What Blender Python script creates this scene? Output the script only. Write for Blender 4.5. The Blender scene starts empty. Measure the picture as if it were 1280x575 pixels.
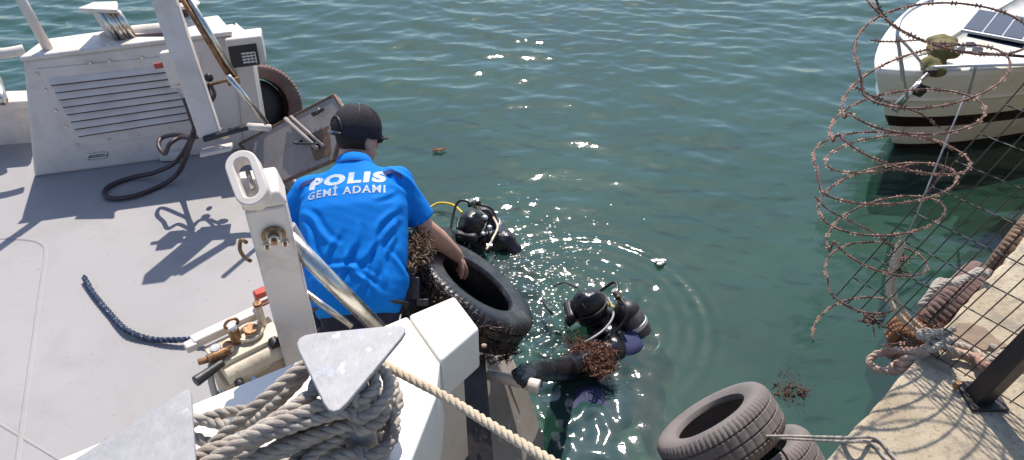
import bpy, bmesh, math, random
import numpy as np
from mathutils import Vector as V, Matrix, Quaternion
from mathutils.bvhtree import BVHTree
R = math.radians
random.seed(7); rng = np.random.default_rng(11)
SC = bpy.context.scene; C = SC.collection

# ------------------------------------------------------------------ camera
H, PIT, F = 3.4, R(38), 950.0
cd = bpy.data.cameras.new('camera'); cam = bpy.data.objects.new('camera', cd); C.objects.link(cam)
cam.location = (0, 0, H); cam.rotation_euler = (math.pi/2 - PIT, 0, 0)
cd.sensor_width = 36; cd.lens = F/1280*36; cd.clip_start = .05; cd.clip_end = 3000
SC.camera = cam
SC.render.resolution_x = 1024; SC.render.resolution_y = 460
# ------------------------------------------------------------------ light
SUN_EL, SUN_AZ = R(54.5), R(4)          # azimuth measured from +Y towards +X
w = bpy.data.worlds.new('World'); SC.world = w; w.use_nodes = True
nt = w.node_tree; bg = nt.nodes['Background']
sky = nt.nodes.new('ShaderNodeTexSky'); sky.sky_type = 'NISHITA'; sky.sun_disc = False
sky.sun_elevation = SUN_EL; sky.sun_rotation = SUN_AZ; sky.air_density = 1.0; sky.dust_density = 1.0; sky.ozone_density = 3
nt.links.new(sky.outputs[0], bg.inputs[0]); bg.inputs[1].default_value = .12
sl = bpy.data.lights.new('sun', 'SUN'); sun = bpy.data.objects.new('sun', sl); C.objects.link(sun)
sl.energy = 4.0; sl.angle = R(.53); sl.color = (1, .94, .85)
sdir = V((math.sin(SUN_AZ)*math.cos(SUN_EL), math.cos(SUN_AZ)*math.cos(SUN_EL), math.sin(SUN_EL)))
sun.rotation_euler = sdir.to_track_quat('Z', 'Y').to_euler(); sun.location = sdir*30
SC.view_settings.view_transform = 'Standard'; SC.view_settings.look = 'None'
SC.view_settings.exposure = .6; SC.view_settings.gamma = 1
SC.render.engine = 'CYCLES'
SC.cycles.max_bounces = 8; SC.cycles.transparent_max_bounces = 8
SC.cycles.sample_clamp_indirect = 6

# ------------------------------------------------------------------ measuring helpers
def ray(px, py):
    u = (px-640)/F; v = (287.5-py)/F
    return V((u, math.cos(PIT)+v*math.sin(PIT), -math.sin(PIT)+v*math.cos(PIT)))
O = V((0, 0, H))
def at(px, py, z):
    d = ray(px, py); return O + d*((z-H)/d.z)
def ad(px, py, t): return O + ray(px, py)*t
def onp(px, py, p, n):
    d = ray(px, py); return O + d*((p-O).dot(n)/d.dot(n))
CX = V((1, 0, 0)); CU = V((0, math.sin(PIT), math.cos(PIT))); CB = V((0, -math.cos(PIT), math.sin(PIT)))  # towards the viewer

# ------------------------------------------------------------------ materials
def ramp(nt, fac, stops):
    r = nt.nodes.new('ShaderNodeValToRGB'); e = r.color_ramp.elements
    while len(e) < len(stops): e.new(.5)
    for i, (p, c) in enumerate(stops):
        e[i].position = p; e[i].color = (*c, 1) if len(c) == 3 else c
    nt.links.new(fac, r.inputs[0]); return r.outputs[0]
def noise(nt, scale, detail=4, rough=.55, vec=None, dist=0):
    n = nt.nodes.new('ShaderNodeTexNoise'); n.inputs['Scale'].default_value = scale
    n.inputs['Detail'].default_value = detail; n.inputs['Roughness'].default_value = rough; n.inputs['Distortion'].default_value = dist
    if vec: nt.links.new(vec, n.inputs['Vector'])
    return n.outputs['Fac']
def mixc(nt, f, a, b, mode='MIX'):
    m = nt.nodes.new('ShaderNodeMix'); m.data_type = 'RGBA'; m.blend_type = mode
    for s, v in ((m.inputs[0], f), (m.inputs[6], a), (m.inputs[7], b)):
        if hasattr(v, 'links'): nt.links.new(v, s)
        elif isinstance(v, (int, float)): s.default_value = v
        else: s.default_value = (*v, 1)
    return m.outputs[2]
def mat(name, col, rough=.5, metal=0, var=.12, vscale=3, dirt=None, dscale=6, dthr=(.55, .7), bump=0, bscale=60, spec=.5, coat=0, speck=None):
    m = bpy.data.materials.new(name); m.use_nodes = True; nt = m.node_tree
    b = nt.nodes['Principled BSDF']
    tc = nt.nodes.new('ShaderNodeTexCoord').outputs['Object']
    n1 = noise(nt, vscale, 5, .6, tc)
    c = ramp(nt, n1, [(.3, tuple(x*(1-var) for x in col)), (.7, tuple(min(1, x*(1+var)) for x in col))])
    if dirt:
        n2 = noise(nt, dscale, 7, .68, tc, .4)
        f = ramp(nt, n2, [(dthr[0], (0, 0, 0)), (dthr[1], (1, 1, 1))])
        c = mixc(nt, f, c, dirt)
    if speck:
        n3 = noise(nt, speck[1], 2, .5, tc)
        f = ramp(nt, n3, [(speck[2], (0, 0, 0)), (speck[2]+.03, (1, 1, 1))])
        c = mixc(nt, f, c, speck[0])
    nt.links.new(c, b.inputs['Base Color'])
    n4 = noise(nt, vscale*4, 4, .6, tc)
    mr = nt.nodes.new('ShaderNodeMapRange'); nt.links.new(n4, mr.inputs[0])
    mr.inputs[3].default_value = max(.02, rough-.12); mr.inputs[4].default_value = min(1, rough+.12)
    nt.links.new(mr.outputs[0], b.inputs['Roughness'])
    b.inputs['Metallic'].default_value = metal; b.inputs['Specular IOR Level'].default_value = spec
    b.inputs['Coat Weight'].default_value = coat
    if bump:
        bp = nt.nodes.new('ShaderNodeBump'); bp.inputs['Strength'].default_value = bump; bp.inputs['Distance'].default_value = .01
        nt.links.new(noise(nt, bscale, 5, .65, tc), bp.inputs['Height']); nt.links.new(bp.outputs[0], b.inputs['Normal'])
    return m
M = dict(
 white=mat('white_gelcoat', (.66, .585, .52), .42, var=.04, dirt=(.42, .34, .27), dscale=5, dthr=(.50, .80), bump=.08, bscale=30, speck=((.30, .17, .09), 15, .76)),
 whiteb=mat('white_beam_paint', (.80, .77, .70), .35, var=.03, dirt=(.58, .50, .38), dscale=4, dthr=(.62, .9), bump=.04, bscale=25),
 housing=mat('housing_paint', (.66, .58, .53), .45, var=.05, dirt=(.40, .32, .27), dscale=3.5, dthr=(.48, .85), bump=.08, bscale=40, speck=((.28, .15, .09), 16, .77)),
 deck=mat('grey_nonslip_deck', (.325, .305, .305), .62, var=.07, vscale=1.3, dirt=(.275, .26, .25), dscale=3.0, dthr=(.48, .78), bump=.32, bscale=350, speck=((.20, .18, .17), 60, .70)),
 steel=mat('stainless', (.62, .58, .52), .28, 1, var=.1, vscale=12, dirt=(.30, .22, .15), dscale=14, dthr=(.55, .8)),
 galv=mat('galvanised', (.29, .285, .295), .55, .1, var=.14, vscale=22, dirt=(.30, .31, .38), dscale=13, dthr=(.62, .68), bump=.15, bscale=60, speck=((.40, .39, .38), 17, .66)),
 dark=mat('black_rubber', (.022, .02, .022), .45, var=.3, vscale=20, bump=.2, bscale=80),
 hose=mat('hose_rubber', (.05, .03, .035), .4, var=.2, vscale=20),
 rust=mat('rusty_brass', (.35, .20, .10), .5, .6, var=.3, vscale=30, dirt=(.14, .06, .03), dscale=30, dthr=(.45, .6), bump=.3),
 cream=mat('cream_cast', (.62, .53, .40), .5, var=.1, vscale=12, dirt=(.30, .17, .08), dscale=16, dthr=(.55, .7), bump=.2),
 tan=mat('tan_cabinet', (.40, .31, .22), .5, var=.1, dirt=(.2, .14, .1), dscale=8),
 red=mat('red_plastic', (.45, .05, .02), .4), 
 ramp=mat('ramp_plate', (.30, .26, .245), .6, var=.1, vscale=4, dirt=(.20, .15, .13), dscale=5, dthr=(.5, .75), bump=.15),
 ramprim=mat('ramp_rim_brown', (.15, .085, .05), .7, var=.3, vscale=25, bump=.3),
 hull=mat('hull_grey_brown', (.20, .175, .155), .6, var=.08, vscale=3, dirt=(.13, .11, .10), dscale=3, dthr=(.5, .8), bump=.12, speck=((.38, .35, .32), 18, .70)),
 rope=mat('grey_rope', (.52, .455, .39), .9, var=.2, vscale=25, dirt=(.28, .22, .19), dscale=11, dthr=(.5, .75), bump=.8, bscale=260, spec=.1),
 rope2=mat('pale_line', (.64, .52, .38), .9, var=.15, vscale=25, bump=.7, bscale=260, spec=.1),
 pinkrope=mat('faded_pink_rope', (.50, .36, .29), .9, var=.2, vscale=20, dirt=(.30, .12, .08), dscale=9, dthr=(.5, .7), bump=.6, bscale=200, spec=.1),
 brownrope=mat('brown_rag', (.25, .12, .07), .95, var=.3, vscale=20, bump=.8, bscale=120, spec=.1),
 skin=mat('skin', (.50, .265, .185), .5, var=.12, vscale=14, bump=.12, bscale=140),
 hair=mat('hair', (.03, .017, .012), .8, var=.3, vscale=60, bump=.8, bscale=300),
 navy=mat('navy_trousers', (.018, .02, .04), .8, var=.2, vscale=10, bump=.3, bscale=90, spec=.2),
 cap=mat('black_cap', (.02, .015, .022), .75, var=.3, vscale=20, bump=.5, bscale=220, spec=.3),
 print_=mat('silver_print', (.36, .42, .50), .5, var=.2, vscale=30),
 neo=mat('neoprene_wet', (.010, .009, .013), .22, var=.4, vscale=15, bump=.35, bscale=45),
 neob=mat('neoprene_blue', (.018, .024, .085), .75, var=.3, vscale=8, bump=.2, bscale=45),
 yellow=mat('yellow_plastic', (.75, .48, .02), .35, var=.1),
 glass=mat('dark_glass', (.01, .012, .015), .06, spec=.8),
 tyre=mat('wet_tyre', (.013, .013, .018), .3, var=.3, vscale=12, dirt=(.07, .065, .06), dscale=8, dthr=(.5, .7), bump=.3, bscale=60),
 tyred=mat('dusty_tyre', (.165, .145, .142), .85, var=.15, vscale=7, dirt=(.19, .16, .155), dscale=6, dthr=(.45, .7), bump=.3, bscale=70, spec=.2),
 tyrep=mat('sun_bleached_tyre', (.15, .095, .085), .85, var=.15, vscale=7, dirt=(.19, .14, .12), dscale=9, dthr=(.45, .7), bump=.3, bscale=70, spec=.2),
 weed=mat('brown_weed', (.11, .04, .02), .6, var=.5, vscale=20),
 weedk=mat('dark_wet_weed', (.045, .028, .022), .35, var=.5, vscale=25),
 weedt=mat('tan_weed', (.13, .075, .04), .7, var=.5, vscale=25),
 fence=mat('black_fence', (.012, .012, .013), .5, var=.2),
 fgalv=mat('fence_wire_weathered', (.035, .033, .032), .6, .3, var=.4, vscale=9),
 barb=mat('barb_dusty', (.43, .25, .18), .7, .2, var=.35, vscale=14, dirt=(.10, .055, .045), dscale=4.0, dthr=(.50, .60)),
 razor=mat('razor_rust', (.16, .085, .065), .65, .3, var=.3, vscale=18, dirt=(.09, .045, .04), dscale=4.5, dthr=(.48, .58)),
 post=mat('dark_bronze_post', (.018, .012, .012), .45, var=.3, vscale=8, bump=.1),
 yw=mat('yacht_white', (.80, .76, .68), .3, var=.03, dirt=(.66, .60, .50), dscale=2, dthr=(.5, .9)),
 yc=mat('yacht_cream', (.72, .67, .60), .5, var=.06, dirt=(.33, .25, .18), dscale=4),
 ys=mat('yacht_boot_stripe', (.028, .012, .012), .3, var=.1),
 olive=mat('olive_cover', (.13, .115, .035), .8, var=.2, vscale=14, bump=.4, bscale=60),
 pv=mat('solar_cell', (.05, .055, .075), .35, var=.12, vscale=20),
 pvf=mat('panel_frame', (.55, .55, .58), .4, .5),
 ywin=mat('yacht_window', (.03, .05, .12), .1, spec=.7),
 bluerope=mat('blue_black_rope', (.025, .04, .085), .9, speck=((.20, .22, .26), 75, .60), var=.3, vscale=20, bump=.5, bscale=200),
)
# blue shirt
def shirt_mat():
    m = mat('blue_polo_cloth', (.004, .175, .60), .75, var=.06, vscale=6, bump=.12, bscale=400, spec=.12)
    m.node_tree.nodes['Principled BSDF'].inputs['Sheen Weight'].default_value = 0
    return m
M['shirt'] = shirt_mat()
M['navyp'] = mat('navy_piping', (.01, .03, .16), .8, var=.1)

def concrete():
    m = bpy.data.materials.new('quay_concrete'); m.use_nodes = True; nt = m.node_tree; b = nt.nodes['Principled BSDF']
    tc = nt.nodes.new('ShaderNodeTexCoord').outputs['Object']
    c = ramp(nt, noise(nt, 3, 6, .65, tc), [(.3, (.34, .27, .185)), (.55, (.45, .375, .275)), (.75, (.53, .46, .35))])
    g = ramp(nt, noise(nt, 70, 3, .6, tc), [(.32, (.35, .3, .25)), (.46, (1, 1, 1))])
    c = mixc(nt, .5, c, g, 'MULTIPLY')
    p = ramp(nt, noise(nt, 8, 8, .75, tc, .5), [(.52, (0, 0, 0)), (.64, (1, 1, 1))])
    c = mixc(nt, p, c, (.27, .225, .175))
    nt.links.new(c, b.inputs['Base Color']); b.inputs['Roughness'].default_value = .9; b.inputs['Specular IOR Level'].default_value = .2
    bp = nt.nodes.new('ShaderNodeBump'); bp.inputs['Strength'].default_value = .6; bp.inputs['Distance'].default_value = .012
    nt.links.new(noise(nt, 45, 8, .75, tc), bp.inputs['Height']); nt.links.new(bp.outputs[0], b.inputs['Normal'])
    return m
M['conc'] = concrete()
M['shadow_paint'] = mat('painted_shadow', (.20, .135, .085), .7, var=.2, vscale=20, bump=.4, bscale=60)  # dark brown for the shadow painted on the quay top

# ------------------------------------------------------------------ mesh builder
class MB:
    def __init__(s): s.v = []; s.f = []
    def add(s, vs, fs):
        k = len(s.v); s.v += [tuple(p) for p in vs]; s.f += [tuple(i+k for i in f) for f in fs]; return s
    def box(s, c, size, ax=None):
        ax = ax or (V((1, 0, 0)), V((0, 1, 0)), V((0, 0, 1))); c = V(c)
        vs = [c+ax[0]*(size[0]/2*i)+ax[1]*(size[1]/2*j)+ax[2]*(size[2]/2*k) for k in (-1, 1) for j in (-1, 1) for i in (-1, 1)]
        return s.add(vs, [(0, 2, 3, 1), (4, 5, 7, 6), (0, 1, 5, 4), (2, 6, 7, 3), (0, 4, 6, 2), (1, 3, 7, 5)])
    def prism(s, pts, ext):
        n = len(pts); ext = V(ext); vs = [V(p) for p in pts]+[V(p)+ext for p in pts]
        return s.add(vs, [tuple(range(n))[::-1], tuple(range(n, 2*n))]+[(i, (i+1) % n, n+(i+1) % n, n+i) for i in range(n)])
    def quad8(s, a, b):    # two quads as a hexahedron
        return s.add(list(a)+list(b), [(3, 2, 1, 0), (4, 5, 6, 7)]+[(i, (i+1) % 4, 4+(i+1) % 4, 4+i) for i in range(4)])
    def tube(s, pts, r, n=8, closed=False, caps=True, flat=1):
        pts = [V(p) for p in pts]; m = len(pts); rr = r if hasattr(r, '__len__') else [r]*m
        def tan(i):
            a = pts[(i-1) % m] if (closed or i > 0) else pts[i]; b = pts[(i+1) % m] if (closed or i < m-1) else pts[i]
            return (b-a).normalized()
        t0 = tan(0); up = V((0, 0, 1)) if abs(t0.z) < .9 else V((0, 1, 0))
        u = t0.cross(up).normalized(); vs = []
        for i in range(m):
            t = tan(i); u = (u - t*u.dot(t)).normalized(); w_ = t.cross(u)
            for k in range(n):
                a = 2*math.pi*k/n; vs.append(pts[i]+(u*math.cos(a)+w_*(math.sin(a)*flat))*rr[i])
        fs = []
        for i in range(m if closed else m-1):
            j = (i+1) % m
            for k in range(n): fs.append((i*n+k, i*n+(k+1) % n, j*n+(k+1) % n, j*n+k))
        if not closed and caps: fs += [tuple(range(n))[::-1], tuple((m-1)*n+k for k in range(n))]
        return s.add(vs, fs)
    def ell(s, c, r, ax=None, nu=14, nv=9):
        ax = ax or (V((1, 0, 0)), V((0, 1, 0)), V((0, 0, 1))); c = V(c); vs = [c-ax[2]*r[2]]
        for j in range(1, nv):
            ph = -math.pi/2+math.pi*j/nv
            for i in range(nu):
                a = 2*math.pi*i/nu
                vs.append(c+ax[0]*(r[0]*math.cos(ph)*math.cos(a))+ax[1]*(r[1]*math.cos(ph)*math.sin(a))+ax[2]*(r[2]*math.sin(ph)))
        vs.append(c+ax[2]*r[2]); fs = []; L = len(vs)-1
        for i in range(nu):
            fs.append((0, 1+(i+1) % nu, 1+i)); fs.append((L, L-nu+i, L-nu+(i+1) % nu))
        for j in range(nv-2):
            for i in range(nu): fs.append((1+j*nu+i, 1+j*nu+(i+1) % nu, 1+(j+1)*nu+(i+1) % nu, 1+(j+1)*nu+i))
        return s.add(vs, fs)
    def limb(s, pts, rs, n=14):   # tapered chain with round ends
        for i in range(len(pts)-1):
            s.tube([pts[i], pts[i+1]], [rs[i], rs[i+1]], n)
        for p, r in zip(pts, rs): s.ell(p, (r, r, r), nu=n, nv=8)
        return s
    def loft(s, rings):
        n = len(rings[0]); vs = [p for r in rings for p in r]; fs = []
        for i in range(len(rings)-1):
            for k in range(n): fs.append((i*n+k, i*n+(k+1) % n, (i+1)*n+(k+1) % n, (i+1)*n+k))
        fs += [tuple(range(n))[::-1], tuple((len(rings)-1)*n+k for k in range(n))]
        return s.add(vs, fs)
    def mesh(s, name, off=V((0, 0, 0))):
        me = bpy.data.meshes.new(name); me.from_pydata([tuple(V(p)-off) for p in s.v], [], s.f); me.update()
        bm = bmesh.new(); bm.from_mesh(me); bmesh.ops.recalc_face_normals(bm, faces=bm.faces); bm.to_mesh(me); bm.free()
        return me
    def build(s, name, m, parent=None, smooth=False, bevel=0, origin=None, bseg=2):
        off = ORI(parent) if parent else (V(origin) if origin is not None else V((0, 0, 0)))
        me = s.mesh(name, off); return link(name, me, m, parent, off if not parent else None, smooth, bevel, bseg)
WO = {}
def ORI(o): return WO.get(o.name, V((0, 0, 0)))
def link(name, me, m, parent=None, loc=None, smooth=False, bevel=0, bseg=2):
    if isinstance(m, str): m = M[m]
    me.materials.clear(); me.materials.append(m)
    o = bpy.data.objects.new(name, me); C.objects.link(o)
    if parent: o.parent = parent; WO[o.name] = ORI(parent)
    elif loc is not None: o.location = loc; WO[o.name] = V(loc)
    if smooth: me.shade_smooth()
    if bevel:
        b = o.modifiers.new('bevel', 'BEVEL'); b.width = bevel; b.segments = bseg; b.limit_method = 'ANGLE'; b.angle_limit = R(35)
        if not smooth: me.shade_smooth(); me.set_sharp_from_angle(angle=R(40)) if hasattr(me, 'set_sharp_from_angle') else None
    return o
def thing(name, label, cat, loc, group=None):
    o = bpy.data.objects.new(name, None); C.objects.link(o); o.location = V(loc); o.empty_display_size = .1
    WO[o.name] = V(loc); o['label'] = label; o['category'] = cat
    if group: o['group'] = group
    return o
def tag(o, label, cat, group=None):
    o['label'] = label; o['category'] = cat
    if group: o['group'] = group
    return o
def struct(o): o['kind'] = 'structure'; return o
def stuff(o): o['kind'] = 'stuff'; return o
def remesh(mb, voxel, smooth=3, factor=.5):
    me = mb.mesh('tmp'); t = bpy.data.objects.new('tmp', me); C.objects.link(t)
    r = t.modifiers.new('r', 'REMESH'); r.mode = 'VOXEL'; r.voxel_size = voxel
    if smooth: q = t.modifiers.new('s', 'SMOOTH'); q.iterations = smooth; q.factor = factor
    dg = bpy.context.evaluated_depsgraph_get(); dg.update()
    out = bpy.data.meshes.new_from_object(t.evaluated_get(dg)); bpy.data.objects.remove(t); return out
def getco(me):
    a = np.empty(len(me.vertices)*3); me.vertices.foreach_get('co', a); return a.reshape(-1, 3)
def setco(me, a): me.vertices.foreach_set('co', a.ravel()); me.update()
def getno(me):
    a = np.empty(len(me.vertices)*3); me.vertices.foreach_get('normal', a); return a.reshape(-1, 3)
def spline(pts, n=8, closed=False):
    pts = [V(p) for p in pts]; m = len(pts); out = []
    for i in range(m if closed else m-1):
        if closed: p0, p1, p2, p3 = pts[i-1], pts[i], pts[(i+1) % m], pts[(i+2) % m]
        else: p0, p1, p2, p3 = pts[max(i-1, 0)], pts[i], pts[i+1], pts[min(i+2, m-1)]
        for k in range(n):
            t = k/n; out.append(.5*((2*p1)+(p2-p0)*t+(2*p0-5*p1+4*p2-p3)*t*t+(3*p1-p0-3*p2+p3)*t**3))
    if not closed: out.append(pts[-1])
    return out
def resample(pts, step):
    out = [pts[0]]; acc = 0
    for a, b in zip(pts, pts[1:]):
        L = (b-a).length
        while acc+L >= step and L > 1e-9:
            a = a+(b-a)*((step-acc)/L); out.append(a.copy()); L = (b-a).length; acc = 0
        acc += L
    return out
def rope(mb, pts, r, pitch=None, step=None, strands=3, n=6):
    pts = resample(spline(pts, 12), step or r*.5); pitch = pitch or r*5.6
    m = len(pts)
    if m < 3: return
    t0 = (pts[1]-pts[0]).normalized(); up = V((0, 0, 1)) if abs(t0.z) < .9 else V((0, 1, 0)); u = t0.cross(up).normalized()
    fr = []; 
    for i in range(m):
        t = (pts[min(i+1, m-1)]-pts[max(i-1, 0)]).normalized(); u = (u-t*u.dot(t)).normalized(); fr.append((u.copy(), t.cross(u)))
    st = step or r*.5
    for k in range(strands):
        path = []
        for i in range(m):
            a = 2*math.pi*(k/strands + i*st/pitch); path.append(pts[i]+(fr[i][0]*math.cos(a)+fr[i][1]*math.sin(a))*r*.5)
        mb.tube(path, r*.56, n)

# ================================================================== WATER, SEABED, QUAY
def axis(parts):
    out = [parts[0][0]]
    for a, b, st in parts:
        n = max(1, int(round((b-a)/st))); out += list(np.linspace(a, b, n+1)[1:])
    return np.array(out)
xs = axis([(-600, -60, 60), (-60, -12, 4), (-12, -7, .25), (-7, -1.2, .035), (-1.2, 1.9, .012), (1.9, 7, .035), (7, 12, .25), (12, 60, 4), (60, 600, 60)])
ys = axis([(-600, -60, 60), (-60, -4, 4), (-4, 1.2, .2), (1.2, 2.2, .03), (2.2, 5.0, .012), (5.0, 10.5, .03), (10.5, 14, .1), (14, 60, 2), (60, 900, 60)])
X, Y = np.meshgrid(xs, ys)
def waves(X, Y):
    Z = np.zeros_like(X)
    near = np.clip((Y-2.5)/5.5, 0, 1); near = near*near*(3-2*near)
    fade = np.clip(1-(np.hypot(X, Y-5)-9)/8, 0, 1)
    warp = .35*np.sin(.9*X+.5*Y+1.3)+.25*np.sin(1.7*Y-.8*X+.4)
    for i in range(90):
        lam = .10*(.85/.10)**rng.random(); th = R(85)+rng.normal(0, .50)
        k = 2*math.pi/lam; ph = rng.random()*6.28
        sl_ = .025 if lam < .22 else (.027 if lam < .6 else .018)
        amp = sl_/k
        wgt = (.10+.95*near) if lam < .22 else (.22+.80*near if lam < .6 else .40+.5*near)
        g = .55+.45*np.sin(X*(.9+1.2*rng.random())+Y*(.8+rng.random()*1.4)+rng.random()*6.28)
        arg = k*(math.cos(th)*(X+.25*warp)+math.sin(th)*(Y+.25*warp))+ph
        Z += amp*wgt*g*(np.sin(arg)-.22*np.cos(2*arg))
    Z *= fade
    # churned water round the two divers
    def blob(cx, cy, rx, ry): return np.exp(-(((X-cx)/rx)**2+((Y-cy)/ry)**2))
    t = np.clip(1.1*blob(.12, 3.72, .40, .45)+.85*blob(-.15, 4.35, .45, .30)+.9*blob(.30, 3.1, .45, .40)+.7*blob(.66, 3.5, .30, .45)+.4*blob(.1, 4.6, .6, .4)+.55*blob(.30, 2.55, .5, .35), 0, 1.2)*(.65+.5*np.sin(3.1*X+1.1)*np.sin(2.6*Y))
    q = np.zeros_like(X)
    for i in range(40):
        lam = .085*(.30/.085)**rng.random(); th = rng.random()*6.28; k = 2*math.pi/lam
        q += .060/k*np.sin(k*(math.cos(th)*X+math.sin(th)*Y)+rng.random()*6.28+1.5*np.sin(3*X+2.2*Y+i))
    Z += q*t
    for cx, cy, r0, a in ((.42, 3.45, .80, .0032), (-.15, 4.2, .55, .002), (.42, 3.45, .60, .002)):
        r = np.hypot(X-cx, Y-cy); an = np.arctan2(Y-cy, X-cx)
        Z += a*np.sin((r-r0)*2*math.pi/.11)*np.exp(-((r-r0)/.09)**2)*(.5+.5*np.sin(an*1.0+.2))
    return Z
Zw = waves(X, Y)
def grid_mesh(name, X, Y, Z):
    ny, nx = X.shape; co = np.stack([X, Y, Z], -1).reshape(-1, 3)
    idx = np.arange(ny*nx).reshape(ny, nx)
    q = np.stack([idx[:-1, :-1], idx[:-1, 1:], idx[1:, 1:], idx[1:, :-1]], -1).reshape(-1, 4)
    me = bpy.data.meshes.new(name); me.vertices.add(len(co)); me.vertices.foreach_set('co', co.ravel())
    me.loops.add(q.size); me.loops.foreach_set('vertex_index', q.ravel().astype(np.int32))
    me.polygons.add(len(q)); me.polygons.foreach_set('loop_start', np.arange(0, q.size, 4, dtype=np.int32))
    me.update(calc_edges=True); me.shade_smooth(); return me
def water_mat():
    m = bpy.data.materials.new('harbour_water'); m.use_nodes = True; nt = m.node_tree; nt.nodes.remove(nt.nodes['Principled BSDF'])
    out = nt.nodes['Material Output']; tc = nt.nodes.new('ShaderNodeTexCoord').outputs['Object']
    def N(t): return nt.nodes.new(t)
    mp = N('ShaderNodeMapping'); mp.inputs['Scale'].default_value = (.8, 1.6, 1); nt.links.new(tc, mp.inputs[0])
    bp = N('ShaderNodeBump'); bp.inputs['Strength'].default_value = .16; bp.inputs['Distance'].default_value = .02
    nt.links.new(noise(nt, 9, 4, .55, mp.outputs[0], .3), bp.inputs['Height'])
    body = N('ShaderNodeBsdfDiffuse'); tr = N('ShaderNodeBsdfTransparent'); gl = N('ShaderNodeBsdfGlossy')
    c = ramp(nt, noise(nt, .55, 3, .5, tc), [(.35, (.036, .086, .073)), (.65, (.050, .110, .093))])
    nt.links.new(c, body.inputs[0]); tr.inputs[0].default_value = (.55, .85, .80, 1)
    gl.inputs['Roughness'].default_value = .045; gl.inputs[0].default_value = (1, 1, 1, 1)
    mx = N('ShaderNodeMixShader'); mx.inputs[0].default_value = .60
    nt.links.new(body.outputs[0], mx.inputs[1]); nt.links.new(tr.outputs[0], mx.inputs[2])
    fr = N('ShaderNodeFresnel'); fr.inputs[0].default_value = 1.46
    nt.links.new(bp.outputs[0], fr.inputs['Normal']); nt.links.new(bp.outputs[0], gl.inputs['Normal'])
    m2 = N('ShaderNodeMixShader'); nt.links.new(fr.outputs[0], m2.inputs[0])
    nt.links.new(mx.outputs[0], m2.inputs[1]); nt.links.new(gl.outputs[0], m2.inputs[2])
    nt.links.new(m2.outputs[0], out.inputs[0]); return m
M['water'] = water_mat()
wo = struct(link('water', grid_mesh('water', X, Y, Zw), 'water'))
def wz(x, y):   # height of the water at a point
    j = min(max(np.searchsorted(xs, x), 0), len(xs)-1); i = min(max(np.searchsorted(ys, y), 0), len(ys)-1); return float(Zw[i, j])
M['bed'] = mat('seabed_silt', (.05, .075, .045), .9, var=.4, vscale=.8, dirt=(.02, .035, .02), dscale=1.2)
gx = axis([(-600, -12, 100), (-12, 12, .5), (12, 600, 100)]); gy = axis([(-600, -6, 100), (-6, 14, .5), (14, 900, 100)])
GX, GY = np.meshgrid(gx, gy)
struct(link('seabed', grid_mesh('seabed', GX, GY, -1.9+.12*np.sin(GX*1.3)*np.sin(GY*1.1+.4)), 'bed'))

# quay
Q0, Q1 = at(1030, 575, 1.6), at(1280, 295, 1.6); QZ = 1.6
qd = (Q1-Q0).normalized(); qn = V((-qd.y, qd.x, 0))      # qn points to the water
qa = Q0-qd*6; qb = Q0+qd*14
def qp(s, o, z): return V((*(Q0+qd*s+qn*o).xy, z))
cap_t = .16
m = MB(); seams = [-6, -2.1, -.25+3.2, 6.2, 9.5, 14]
quay = struct(bpy.data.objects.new('quay', None)); C.objects.link(quay); WO['quay'] = V((0, 0, 0))
for a, b in zip(seams, seams[1:]):
    jr_ = random.Random(int(a*10)); N_ = int((b-a)/.035); edge = [qp(a+.004+(b-a-.008)*i/N_, -abs(jr_.gauss(0, .0028))-(.010*max(0, jr_.random()-.93)*14), QZ) for i in range(N_+1)]
    MB().prism(edge+[qp(b-.004, -.62, QZ), qp(a+.004, -.62, QZ)], (0, 0, -cap_t)).build('coping_block', 'conc', quay, bevel=.012, bseg=3)
MB().prism([qp(-6, -.626, QZ-.004), qp(14, -.626, QZ-.004), qp(14, -9, QZ-.004), qp(-6, -9, QZ-.004)], (0, 0, -.3)).build('quay_slab', 'conc', quay)
MB().prism([qp(-6, -.05, QZ-cap_t-.003), qp(14, -.05, QZ-cap_t-.003), qp(14, -9, QZ-.31), qp(-6, -9, QZ-.31)], (0, 0, -4)).build('quay_wall', 'conc', quay)

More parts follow.
